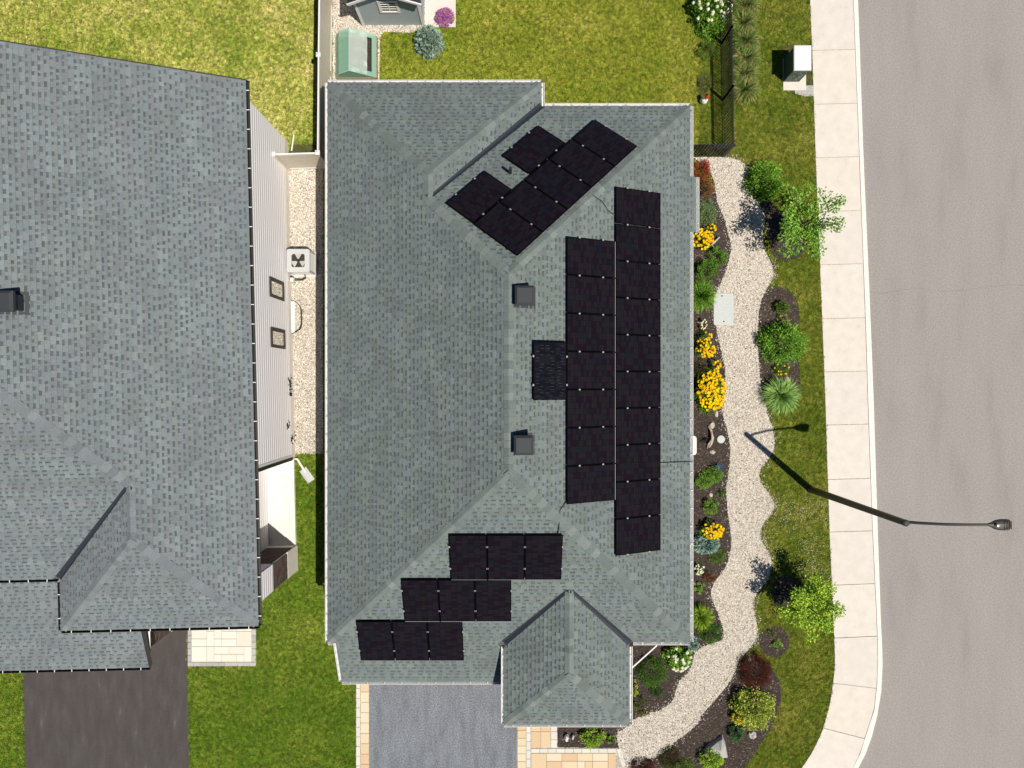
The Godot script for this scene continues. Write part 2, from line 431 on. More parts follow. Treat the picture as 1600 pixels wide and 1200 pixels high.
func make_ground() -> void:
	var m := Mb.new()
	m.flat(PackedVector2Array([Vector2(-200, -200), Vector2(200, -200), Vector2(200, 200), Vector2(-200, 200)]), -0.3)
	structure("ground", m.mesh(), M.soil)
	m = Mb.new()
	var lawn := PackedVector2Array([Vector2(-150, -150), Vector2(7.0, -150)])
	lawn.append_array(walk_inner)
	lawn.append(Vector2(-150, walk_inner[walk_inner.size() - 1].y + 1.0))
	m.flat(lawn, 0.0)
	structure("lawn", m.mesh(), M.soil)
	# road, kerb, sidewalk
	m = Mb.new()
	var road := PackedVector2Array([Vector2(150, -150), Vector2(9.0, -150)])
	road.append_array(kerb_outer)
	road.append_array(PackedVector2Array([Vector2(-150, 21.5), Vector2(-150, 32), Vector2(150, 32)]))
	m.flat(road, -0.12)
	var rd := structure("road", m.mesh(), M.road)
	m = Mb.new()
	var prev := Vector2(13.50, -3.46)
	var x := prev.x
	while x < 21.5:
		x += rng.randf_range(0.25, 0.6)
		var nx := Vector2(x, prev.y + rng.randf_range(-0.09, 0.1))
		var w := Vector2(0, rng.randf_range(0.004, 0.008))
		m.quad(Vector3(prev.x, -0.116, prev.y - w.y), Vector3(nx.x, -0.116, nx.y - w.y), Vector3(nx.x, -0.116, nx.y + w.y), Vector3(prev.x, -0.116, prev.y + w.y))
		prev = nx
	part(rd, "crack", m.mesh(), plain(Color(0.21, 0.195, 0.18), 1.0))
	m = Mb.new()
	var strip := walk_inner.duplicate()
	strip.append_array(back(walk_outer))
	m.flat(strip, 0.004)
	var walk := structure("sidewalk", m.mesh(), M.sand)
	var joints := [[-92, -94], [-5, -7], [79.5, 78], [163.5, 162], [247, 245], [331, 329], [414, 412], [498, 496.5], [581, 579.5], [664, 662.5], [749, 747], [831, 829], [914, 911.5], [996.5, 993.5], [1067, 1075], [1137, 1153.5], [1204, 1228], [1262, 1300]]
	for i in joints.size() - 1:
		m = Mb.new()
		var p := PackedVector2Array()
		var s := CAMERA_HEIGHT / 1111.1
		for k in 6:
			p.append(at_z(walk_inner, (lerpf(joints[i][0], joints[i + 1][0], k / 5.0) - 600) * s) + Vector2(0.01, 0.012 if k == 0 else (-0.012 if k == 5 else 0.0)))
		for k in range(5, -1, -1):
			p.append(at_z(walk_outer, (lerpf(joints[i][1], joints[i + 1][1], k / 5.0) - 600) * s) + Vector2(-0.014, 0.012 if k == 0 else (-0.012 if k == 5 else 0.0)))
		var lift := rng.randf_range(0.024, 0.034)
		m.prism(p, -0.1, lift)
		var mixed: StandardMaterial3D = M.concrete if i % 3 == 0 else (M.concrete_b if (i * 7) % 5 < 3 else M.concrete_c)
		part(walk, "slab", m.mesh(), mixed)
	m = Mb.new()
	for i in kerb_outer.size() - 1:
		var q := PackedVector2Array([walk_outer[i] + Vector2(0.006, 0), walk_outer[i + 1] + Vector2(0.006, 0), kerb_outer[i + 1], kerb_outer[i]])
		m.prism(q, -0.2, 0.028)
	structure("kerb", m.mesh(), M.kerb)
	# gravel, beds
	m = Mb.new()
	var path := path_shape()
	m.flat(path, 0.026)
	structure("gravel_path", m.mesh(), M.sand)
	m = Mb.new()
	m.flat(side_gravel, 0.008)
	structure("gravel_strip", m.mesh(), M.sand)
	m = Mb.new()
	m.flat(yard_gravel, 0.008)
	structure("gravel_yard", m.mesh(), M.sand)
	var beds := [house_bed(), spline(tree_bed, true), spline(oval_bed, true), spline(young_tree_bed, true), spline(round_bed, true), spline(corner_bed, true, 2), small_bed]
	m = Mb.new()
	for b in beds:
		m.flat(b, 0.020)
	structure("mulch_ground", m.mesh(), M.mulch)
	var edge_rows := [["oval bed", spline(oval_bed, true)], ["lower corner bed", spline(corner_bed, true, 2)], ["house side of the gravel path", spline(path_left, false, 3)], ["lawn side of the gravel path", spline(path_right, false, 3)]]
	for row in edge_rows:
		m = Mb.new()
		var pts := []
		var rad := []
		for q in row[1]:
			pts.append(Vector3(q.x, 0.02, q.y))
			rad.append(0.016)
		m.tube(pts, rad, 5)
		var e := thing("bed_edging", "thin black plastic edging along the " + row[0], "edging")
		part(e, "strip", m.mesh(), M.black)
	# driveways
	m = Mb.new()
	m.prism(drive, -0.05, 0.02)
	structure("driveway", m.mesh(), M.drive)
	m = Mb.new()
	m.prism(neighbour_drive, -0.05, 0.02)
	structure("neighbour_driveway", m.mesh(), M.dark_drive)
	m = Mb.new()
	m.prism(PackedVector2Array([Vector2(-3.27, -15.86), Vector2(-2.11, -15.86), Vector2(-2.11, -13.38), Vector2(-3.27, -13.38)]), -0.05, 0.05)
	structure("concrete_pad", m.mesh(), M.concrete)
	# pavers
	var cream := [Color(0.60, 0.47, 0.30), Color(0.64, 0.52, 0.36), Color(0.58, 0.42, 0.27), Color(0.66, 0.56, 0.42)]
	var pale := [Color(0.66, 0.62, 0.54), Color(0.69, 0.65, 0.58), Color(0.64, 0.59, 0.51)]
	var grey := [Color(0.40, 0.39, 0.38), Color(0.36, 0.35, 0.35), Color(0.43, 0.42, 0.40)]
	var white_stone := [Color(0.62, 0.60, 0.55), Color(0.58, 0.57, 0.53)]
	var patio := paver_base("front_walk_pavement", [PackedVector2Array([Vector2(0.19, 12.02), Vector2(1.71, 12.02), Vector2(1.71, 13.63), Vector2(3.99, 13.65), Vector2(4.37, 15.04), Vector2(0.19, 15.04)])])
	lay(patio, Vector2(0.20, 12.11), Vector2(0.52, 15.04), 1, 10, white_stone if false else cream)
	lay(patio, Vector2(0.53, 12.11), Vector2(0.70, 15.04), 1, 9, white_stone)
	lay(patio, Vector2(0.71, 12.11), Vector2(1.44, 13.65), 0, 0, cream)
	lay(patio, Vector2(1.45, 12.11), Vector2(1.69, 13.65), 1, 5, white_stone)
	lay(patio, Vector2(0.71, 13.67), Vector2(3.89, 13.84), 10, 1, white_stone)
	lay(patio, Vector2(0.71, 13.85), Vector2(3.89, 15.04), 0, 0, cream)
	for k in 4:
		var mm := Mb.new()
		var a := Vector2(3.92, 13.70).lerp(Vector2(4.35, 15.07), k / 4.0)
		var b := Vector2(3.92, 13.70).lerp(Vector2(4.35, 15.07), (k + 0.96) / 4.0)
		mm.prism(PackedVector2Array([a, a + Vector2(0.16, -0.03), b + Vector2(0.16, -0.03), b]), 0.0, 0.036, white_stone[k % 2])
		part(patio, "paver", mm.mesh(), M.stone)
	var border := paver_base("driveway_border", [PackedVector2Array([Vector2(-5.86, 9.61), Vector2(-5.36, 9.61), Vector2(-5.36, 15.04), Vector2(-5.86, 15.04)])])
	lay(border, Vector2(-5.85, 9.61), Vector2(-5.70, 15.04), 1, 15, white_stone)
	lay(border, Vector2(-5.68, 9.61), Vector2(-5.37, 15.04), 1, 14, cream)
	var pad := paver_base("neighbour_patio", [PackedVector2Array([Vector2(-12.18, 8.65), Vector2(-9.61, 8.65), Vector2(-9.59, 10.57), Vector2(-12.16, 10.60)])])
	lay(pad, Vector2(-12.17, 10.43), Vector2(-9.60, 10.59), 11, 1, grey)
	lay(pad, Vector2(-12.17, 8.70), Vector2(-12.03, 10.42), 1, 7, grey)
	lay(pad, Vector2(-9.76, 8.70), Vector2(-9.60, 10.42), 1, 7, grey)
	lay(pad, Vector2(-12.02, 8.70), Vector2(-9.77, 10.42), 0, 0, pale)
	# loose stone and bark
	scatter_stones(path, 1500.0, "path_pebbles", "pale pea gravel spread along the winding garden path")
	scatter_stones(side_gravel, 1300.0, "side_pebbles", "pale pea gravel between the two house walls")
	scatter_stones(yard_gravel, 1300.0, "yard_pebbles", "pale gravel around the small grey shed")
	scatter_chips(beds, path)
	var stray := []
	var stray_tint := []
	for edge in [spline(path_left, false, 3), spline(path_right, false, 3)]:
		for i in edge.size() - 1:
			for k in 7:
				var q: Vector2 = edge[i].lerp(edge[i + 1], rng.randf()) + Vector2(rng.randfn(0.0, 0.10), rng.randfn(0.0, 0.10))
				var sz := rng.randf_range(0.012, 0.024)
				stray.append(Transform3D(Basis(Vector3.UP, rng.randf() * TAU).scaled(Vector3(sz, sz * 0.7, sz)), Vector3(q.x, 0.045, q.y)))
				stray_tint.append(Color(0.66, 0.60, 0.52) * rng.randf_range(0.6, 1.15))
	scatter("stray_pebbles", "loose pebbles kicked from the gravel path onto mulch and grass edges", nugget(), M.stone, stray, stray_tint, "gravel")

func paver_base(called: String, polys: Array) -> MeshInstance3D:
	var m := Mb.new()
	for p in polys:
		m.flat(p, 0.014)
	return structure(called, m.mesh(), M.sand)

func lay(parent: Node3D, a: Vector2, b: Vector2, nx: int, nz: int, tones: Array) -> void:
	# nx, nz of 0: random ashlar on a 0.3 m module
	var cells := []
	if nx > 0:
		for i in nx:
			for j in nz:
				cells.append([i, j, 1, 1])
	else:
		nx = maxi(1, roundi((b.x - a.x) / 0.3))
		nz = maxi(1, roundi((b.y - a.y) / 0.3))
		var taken := {}
		for j in nz:
			for i in nx:
				if taken.has(Vector2i(i, j)):
					continue
				var w := rng.randi_range(1, 2)
				var h := rng.randi_range(1, 2)
				if i + w > nx or taken.has(Vector2i(i + w - 1, j)):
					w = 1
				if j + h > nz:
					h = 1
				for q in w:
					for r in h:
						taken[Vector2i(i + q, j + r)] = true
				cells.append([i, j, w, h])
	var s := Vector2((b.x - a.x) / nx, (b.y - a.y) / nz)
	var meshes := {}
	for c in cells:
		var tone := rng.randi() % tones.size()
		var key := [c[2], c[3], tone]
		if not meshes.has(key):
			var m := Mb.new()
			m.box(Vector3.ZERO, Vector3(s.x * c[2] - 0.012, 0.06, s.y * c[3] - 0.012), tones[tone], Basis.IDENTITY, 0.006)
			meshes[key] = m.mesh()
		var o := part(parent, "paver", meshes[key], M.stone)
		o.position = Vector3(a.x + (c[0] + c[2] * 0.5) * s.x, 0.008 + rng.randf_range(-0.002, 0.002), a.y + (c[1] + c[3] * 0.5) * s.y)

func bounds(p: PackedVector2Array) -> Rect2:
	var r := Rect2(p[0], Vector2.ZERO)
	for q in p:
		r = r.expand(q)
	return r

func nugget() -> ArrayMesh:
	var m := Mb.new()
	var p := [Vector3(1, 0.1, 0.15), Vector3(0.2, -0.1, 1), Vector3(-1, 0.15, -0.1), Vector3(0.1, 0.1, -0.95), Vector3(0.15, 0.9, 0.1), Vector3(0, -0.9, 0)]
	for i in 4:
		m.tri(p[i], p[4], p[(i + 1) % 4])
		m.tri(p[i], p[(i + 1) % 4], p[5])
	return m.mesh()

func scatter_stones(poly: PackedVector2Array, density: float, called: String, label: String) -> void:
	var r := bounds(poly)
	var spots := []
	var tints := []
	for i in int(r.get_area() * density):
		var q := Vector2(rng.randf_range(r.position.x, r.end.x), rng.randf_range(r.position.y, r.end.y))
		if absf(q.y) > 14.9 or not Geometry2D.is_point_in_polygon(q, poly):
			continue
		var s := rng.randf_range(0.011, 0.026)
		var b := Basis.from_euler(Vector3(rng.randf_range(-0.4, 0.4), rng.randf() * TAU, rng.randf_range(-0.4, 0.4))).scaled(Vector3(s, s * 0.75, s * rng.randf_range(0.7, 1.3)))
		spots.append(Transform3D(b, Vector3(q.x, 0.022 + s * 0.5, q.y)))
		var t := rng.randf()
		var k := Color(0.73, 0.69, 0.62)
		if t < 0.16:
			k = Color(0.40, 0.35, 0.29)
		elif t < 0.22:
			k = Color(0.14, 0.13, 0.13)
		elif t < 0.42:
			k = Color(0.66, 0.59, 0.50)
		elif t < 0.55:
			k = Color(0.82, 0.80, 0.76)
		tints.append(k * rng.randf_range(0.85, 1.12))
	scatter(called, label, nugget(), M.stone, spots, tints, "gravel")

func scatter_chips(beds: Array, path: PackedVector2Array) -> void:
	var spots := []
	var tints := []
	for poly in beds:
		var r := bounds(poly)
		for i in int(r.get_area() * 750.0):
			var q := Vector2(rng.randf_range(r.position.x, r.end.x), rng.randf_range(r.position.y, r.end.y))
			if absf(q.y) > 14.9 or not Geometry2D.is_point_in_polygon(q, poly):
				continue
			if Geometry2D.is_point_in_polygon(q, path):
				continue
			var s := rng.randf_range(0.012, 0.03)
			var b := Basis.from_euler(Vector3(rng.randf_range(-0.5, 0.5), rng.randf() * TAU, rng.randf_range(-0.5, 0.5))).scaled(Vector3(s * 1.6, s * 0.3, s * 0.6))
			spots.append(Transform3D(b, Vector3(q.x, 0.026 + rng.randf() * 0.012, q.y)))
			var t := rng.randf()
			tints.append((Color(0.055, 0.040, 0.033) if t < 0.72 else (Color(0.11, 0.085, 0.07) if t < 0.95 else Color(0.25, 0.20, 0.16))) * rng.randf_range(0.7, 1.3))
	scatter("mulch_chips", "dark brown bark mulch covering the planting beds", nugget(), M.stone, spots, tints, "mulch")

# ---------------------------------------------------------------- shingle roofs
class Slope:
	var poly: PackedVector2Array
	var eave: Vector2
	var up: Vector2
	var along: Vector2
	var h: float
	var pitch: float
	func _init(p: PackedVector2Array, e: Vector2, u: Vector2, h0: float, k: float) -> void:
		poly = p; eave = e; up = u; along = Vector2(-u.y, u.x); h = h0; pitch = k
	func normal() -> Vector3:
		return Vector3(-up.x * pitch, 1.0, -up.y * pitch).normalized()
	func at(s: float, t: float, lift := 0.0) -> Vector3:
		var q := eave + along * s + up * t
		return Vector3(q.x, h + pitch * t, q.y) + normal() * lift
	func on(q: Vector2, lift := 0.0) -> Vector3:
		return Vector3(q.x, h + pitch * (q - eave).dot(up), q.y) + normal() * lift
	func local(q: Vector2) -> Vector2:
		return Vector2((q - eave).dot(along), (q - eave).dot(up))

const TABS := [0.085, 0.12, 0.155, 0.20, 0.26]
const GAPS := [0.07, 0.095, 0.12, 0.15]

func cut_valley(poly: PackedVector2Array, a: Vector2, b: Vector2, w: float) -> PackedVector2Array:
	var d := (b - a).normalized()
	var x := Vector2(-d.y, d.x) * w
	var strip := PackedVector2Array([a - d * 0.2 + x, b + d * 0.02 + x * 0.5, b + d * 0.02 - x * 0.5, a - d * 0.2 - x])
	var best := poly
	var size := 0.0
	for q in Geometry2D.clip_polygons(poly, strip):
		var r := bounds(q).get_area()
		if r > size:
			size = r
			best = q
	return best

func tab_mesh(w: float, e: float, k: Color) -> ArrayMesh:
	# lies along +x, up-slope is -z, origin at its lower corner
	var m := Mb.new()
	tab_at(m, Transform3D.IDENTITY, w, e, k)
	return m.mesh()

func tab_at(m: Mb, x: Transform3D, w: float, e: float, k: Color) -> void:
	var a := x * Vector3(0, 0.020, 0)
	var b := x * Vector3(w, 0.020, 0)
	var c := x * Vector3(w - 0.006, 0.004, -e)
	var d := x * Vector3(0.006, 0.004, -e)
	m.quad(a, d, c, b, k)
	var a0 := x * Vector3(0, 0.001, 0)
	var b0 := x * Vector3(w, 0.001, 0)
	m.quad(a0, a, b, b0, k)
	m.tri(a0, x * Vector3(0.006, 0.0, -e), a, k)
	m.tri(b0, b, x * Vector3(w - 0.006, 0.0, -e), k)

func shingle(slopes: Array, tones: Array, house: Node3D, centre: Vector2, blotch: FastNoiseLite, under: Color) -> void:
	var m := Mb.new()
	var full := []
	for q in slopes:
		var sl: Slope = q
		var k := sqrt(1.0 + sl.pitch * sl.pitch)
		var e := 0.143 / k
		var loc := PackedVector2Array()
		for v in sl.poly:
			loc.append(sl.local(v))
		var r := bounds(loc)
		var j0 := floori(r.position.y / e)
		var nrm := sl.normal()
		var ax := Vector3(sl.along.x, 0, sl.along.y)
		var az := -(Vector3(sl.up.x, sl.pitch, sl.up.y).normalized())
		if ax.cross(nrm).dot(az) < 0.0:
			ax = -ax
		var flip := ax.dot(Vector3(sl.along.x, 0, sl.along.y)) < 0.0
		for j in range(j0, ceili(r.end.y / e)):
			var t0 := j * e
			var band := PackedVector2Array([Vector2(r.position.x - 1, t0), Vector2(r.end.x + 1, t0), Vector2(r.end.x + 1, t0 + e), Vector2(r.position.x - 1, t0 + e)])
			for bp in Geometry2D.intersect_polygons(loc, band):
				var br := bounds(bp)
				var s := br.position.x - rng.randf() * 0.3
				var unit := 0.0
				var tone: Color = tones[rng.randi() % tones.size()]
				var is_tab := rng.randf() < 0.5
				while s < br.end.x:
					var ti := rng.randi() % TABS.size()
					var w: float = TABS[ti] if is_tab else GAPS[rng.randi() % GAPS.size()]
					unit += w
					if unit > 0.9:
						unit = 0.0
						tone = tones[rng.randi() % tones.size()]
					var here := sl.eave + sl.along * s + sl.up * t0
					var shade := 1.0 + 0.16 * blotch.get_noise_2d(here.x, here.y)
					var inside := true
					for cq in [Vector2(s, t0 + 0.001), Vector2(s + w, t0 + 0.001), Vector2(s + w, t0 + e - 0.001), Vector2(s, t0 + e - 0.001)]:
						if not Geometry2D.is_point_in_polygon(cq, bp):
							inside = false
							break
					if is_tab:
						var tk := tone * (rng.randf_range(0.95, 1.13) * shade)
						tk.a = 1.0
						if inside:
							full.append([sl, s, t0, ti, tk, here.distance_squared_to(centre), ax, nrm, az, flip])
						else:
							clip_piece(m, sl, bp, s, t0, w, e, 0.020, 0.004, tk)
					else:
						# the lower layer between two tabs, with the strip of charcoal granules that the makers press along its head
						var lk := tone * (rng.randf_range(0.93, 1.03) * shade)
						lk.a = 1.0
						var strip := e * rng.randf_range(0.50, 0.62)
						var char_k := under * rng.randf_range(0.85, 1.2)
						char_k.a = 1.0
						if inside:
							m.quad(sl.at(s, t0, 0.012), sl.at(s + w, t0, 0.012), sl.at(s + w, t0 + strip, 0.006), sl.at(s, t0 + strip, 0.006), lk)
							m.quad(sl.at(s, t0 + strip, 0.006), sl.at(s + w, t0 + strip, 0.006), sl.at(s + w, t0 + e, 0.001), sl.at(s, t0 + e, 0.001), char_k)
							m.quad(sl.at(s, t0, 0.0), sl.at(s + w, t0, 0.0), sl.at(s + w, t0, 0.012), sl.at(s, t0, 0.012), lk)
						else:
							clip_piece(m, sl, bp, s, t0, w, e, 0.012, 0.001, lk)
					s += w
					is_tab = not is_tab
	full.sort_custom(func(a, b): return a[5] < b[5])
	var shared := {}
	for i in full.size():
		var f = full[i]
		var sl: Slope = f[0]
		var w: float = TABS[f[3]]
		var e: float = 0.143
		var x := Transform3D(Basis(f[6], f[7], f[8]), sl.at(f[1] + (w if f[9] else 0.0), f[2]))
		if i < 300:
			var level := roundi(f[4].g * 40.0)
			var key := [f[3], level, roundi(f[4].b * 40.0)]
			if not shared.has(key):
				shared[key] = tab_mesh(w, e, f[4])
			var o := part(house, "shingle", shared[key], M.shingle)
			o.transform = x
		else:
			tab_at(m, x, w, e, f[4])
	part(house, "shingles", m.mesh(), M.shingle, "stuff")

func clip_piece(m: Mb, sl: Slope, bp: PackedVector2Array, s: float, t0: float, w: float, e: float, lo: float, hi: float, k: Color) -> void:
	var rect := PackedVector2Array([Vector2(s, t0), Vector2(s + w, t0), Vector2(s + w, t0 + e), Vector2(s, t0 + e)])
	for q in Geometry2D.intersect_polygons(bp, rect):
		for i in range(1, q.size() - 1):
			var p := []
			for z in [q[0], q[i], q[i + 1]]:
				p.append(sl.at(z.x, z.y, lerpf(lo, hi, clampf((z.y - t0) / e, 0, 1))))
			m.tri(p[0], p[1], p[2], k)

func caps(house: Node3D, a: Vector3, b: Vector3, one: Slope, two: Slope, tones: Array) -> void:
	var r := (b - a).normalized()
	var wing := []
	for sl in [one, two]:
		var d: Vector3 = r.cross(sl.normal()).normalized()
		if d.y > 0.0:
			d = -d
		wing.append([d, sl.normal()])
	var up: Vector3 = (wing[0][1] + wing[1][1]).normalized()
	var n := maxi(2, roundi(a.distance_to(b) / 0.23))
	var step := a.distance_to(b) / n
	for i in n:
		var m := Mb.new()
		var k: Color = tones[rng.randi() % tones.size()] * rng.randf_range(0.86, 1.10)
		k.a = 1.0
		var p := a + r * (step * i)
		var q := a + r * (step * (i + 1.25))
		for w in wing:
			var d: Vector3 = w[0] * 0.145
			var u: Vector3 = w[1]
			var p0 := p + up * 0.030
			var p1 := p + d + u * 0.024
			var q1 := q + d + u * 0.012
			var q0 := q + up * 0.016
			m.quad(p0, p1, q1, q0, k)
			m.quad(p0, p + up * 0.01, p + d + u * 0.004, p1, k)
			m.quad(p1, p + d + u * 0.004, q + d + u * 0.002, q1, k)
		part(house, "ridge_cap", m.mesh(), M.shingle)

func valley(house: Node3D, a: Vector3, b: Vector3, one: Slope, two: Slope, w := 0.15) -> void:
	var r := (b - a).normalized()
	var m := Mb.new()
	for sl in [one, two]:
		var d: Vector3 = r.cross(sl.normal()).normalized()
		if d.y < 0.0:
			d = -d
		var u: Vector3 = sl.normal() * 0.004
		m.quad(a + u, b + u, b + d * w * 0.7 + u, a + d * w + u)
	# the raised centre fold
	m.tube([a + Vector3.UP * 0.012, b + Vector3.UP * 0.012], [0.012, 0.012], 5)
	part(house, "valley_flashing", m.mesh(), M.flash)

func gutter(house: Node3D, a: Vector2, b: Vector2, h: float, out: Vector2, mat: Material, strap: Material, gap := 0.6, h2 := -1.0) -> void:
	var m := Mb.new()
	var e := h2 if h2 > 0.0 else h
	var o := Vector3(out.x, 0, out.y)
	var p := Vector3(a.x, h, a.y)
	var q := Vector3(b.x, e, b.y)
	var prof := [Vector2(0.0, -0.005), Vector2(0.0, -0.12), Vector2(0.075, -0.12), Vector2(0.105, -0.075), Vector2(0.115, -0.012), Vector2(0.100, -0.010), Vector2(0.092, -0.07), Vector2(0.068, -0.108), Vector2(0.012, -0.108), Vector2(0.012, -0.005)]
	for i in prof.size():
		prof[i].x *= 0.85
	for i in prof.size() - 1:
		var u: Vector2 = prof[i]
		var v: Vector2 = prof[i + 1]
		m.quad(p + o * u.x + Vector3.UP * u.y, q + o * u.x + Vector3.UP * u.y, q + o * v.x + Vector3.UP * v.y, p + o * v.x + Vector3.UP * v.y)
	for z in [p, q]:
		m.quad(z + Vector3.UP * -0.12, z + o * 0.08 + Vector3.UP * -0.12, z + o * 0.113 + Vector3.UP * -0.012, z + Vector3.UP * -0.005)
	var g := part(house, "gutter", m.mesh(), mat)
	var n := roundi(p.distance_to(q) / gap)
	if n > 0:
		var s := Mb.new()
		s.box(Vector3.ZERO, Vector3(0.025, 0.006, 0.094), Color.WHITE)
		var sm := s.mesh()
		var dir := (q - p).normalized()
		for i in n:
			var k := part(g, "hanger", sm, strap)
			k.transform = Transform3D(Basis(dir, Vector3.UP, o), p.lerp(q, (i + 0.5) / n) + o * 0.048 + Vector3.UP * -0.008)

func deck(house: Node3D, slopes: Array) -> void:
	var m := Mb.new()
	for sl in slopes:
		var t := Geometry2D.triangulate_polygon(sl.poly)
		for i in range(0, t.size(), 3):
			m.tri(sl.on(sl.poly[t[i]], -0.008), sl.on(sl.poly[t[i + 1]], -0.008), sl.on(sl.poly[t[i + 2]], -0.008))
	part(house, "roof_deck", m.mesh(), M.deck)

func box_vent(house: Node3D, sl: Slope, q: Vector2) -> void:
	var o := sl.on(q)
	var m := Mb.new()
	var c := 0.25
	var b := []
	var t := []
	for z in [[-1, -1], [1, -1], [1, 1], [-1, 1]]:
		var p := Vector2(q.x + z[0] * 0.21, q.y + z[1] * 0.21)
		b.append(sl.on(p, -0.01))
		t.append(o + Vector3(z[0] * 0.20, 0.40, z[1] * 0.20))
	for i in 4:
		m.quad(b[i], b[(i + 1) % 4], t[(i + 1) % 4], t[i])
	var v := part(house, "roof_vent", m.mesh(), M.flash)
	m = Mb.new()
	var e := []
	var f := []
	var g := []
	for z in [[-1, -1], [1, -1], [1, 1], [-1, 1]]:
		e.append(o + Vector3(z[0] * (c + 0.03), 0.36, z[1] * (c + 0.03)))
		f.append(o + Vector3(z[0] * (c + 0.03), 0.45, z[1] * (c + 0.03)))
		g.append(o + Vector3(z[0] * (c - 0.04), 0.51, z[1] * (c - 0.04)))
	m.quad(g[0], g[1], g[2], g[3])
	for i in 4:
		m.quad(e[i], e[(i + 1) % 4], f[(i + 1) % 4], f[i])
		m.quad(f[i], f[(i + 1) % 4], g[(i + 1) % 4], g[i])
	part(v, "hood", m.mesh(), M.vent)
	m = Mb.new()
	var fl := []
	for z in [[-1, -1], [1, -1], [1, 1], [-1, 1]]:
		fl.append(sl.on(Vector2(q.x + z[0] * 0.32, q.y + z[1] * 0.32), 0.016))
	m.quad(fl[0], fl[1], fl[2], fl[3])
	part(v, "flange", m.mesh(), M.vent)

var slope_right: Slope
var slope_front: Slope
var slope_top: Slope

func v2(a: Array) -> PackedVector2Array:
	var p := PackedVector2Array()
	for q in a:
		p.append(Vector2(q[0], q[1]))
	return p

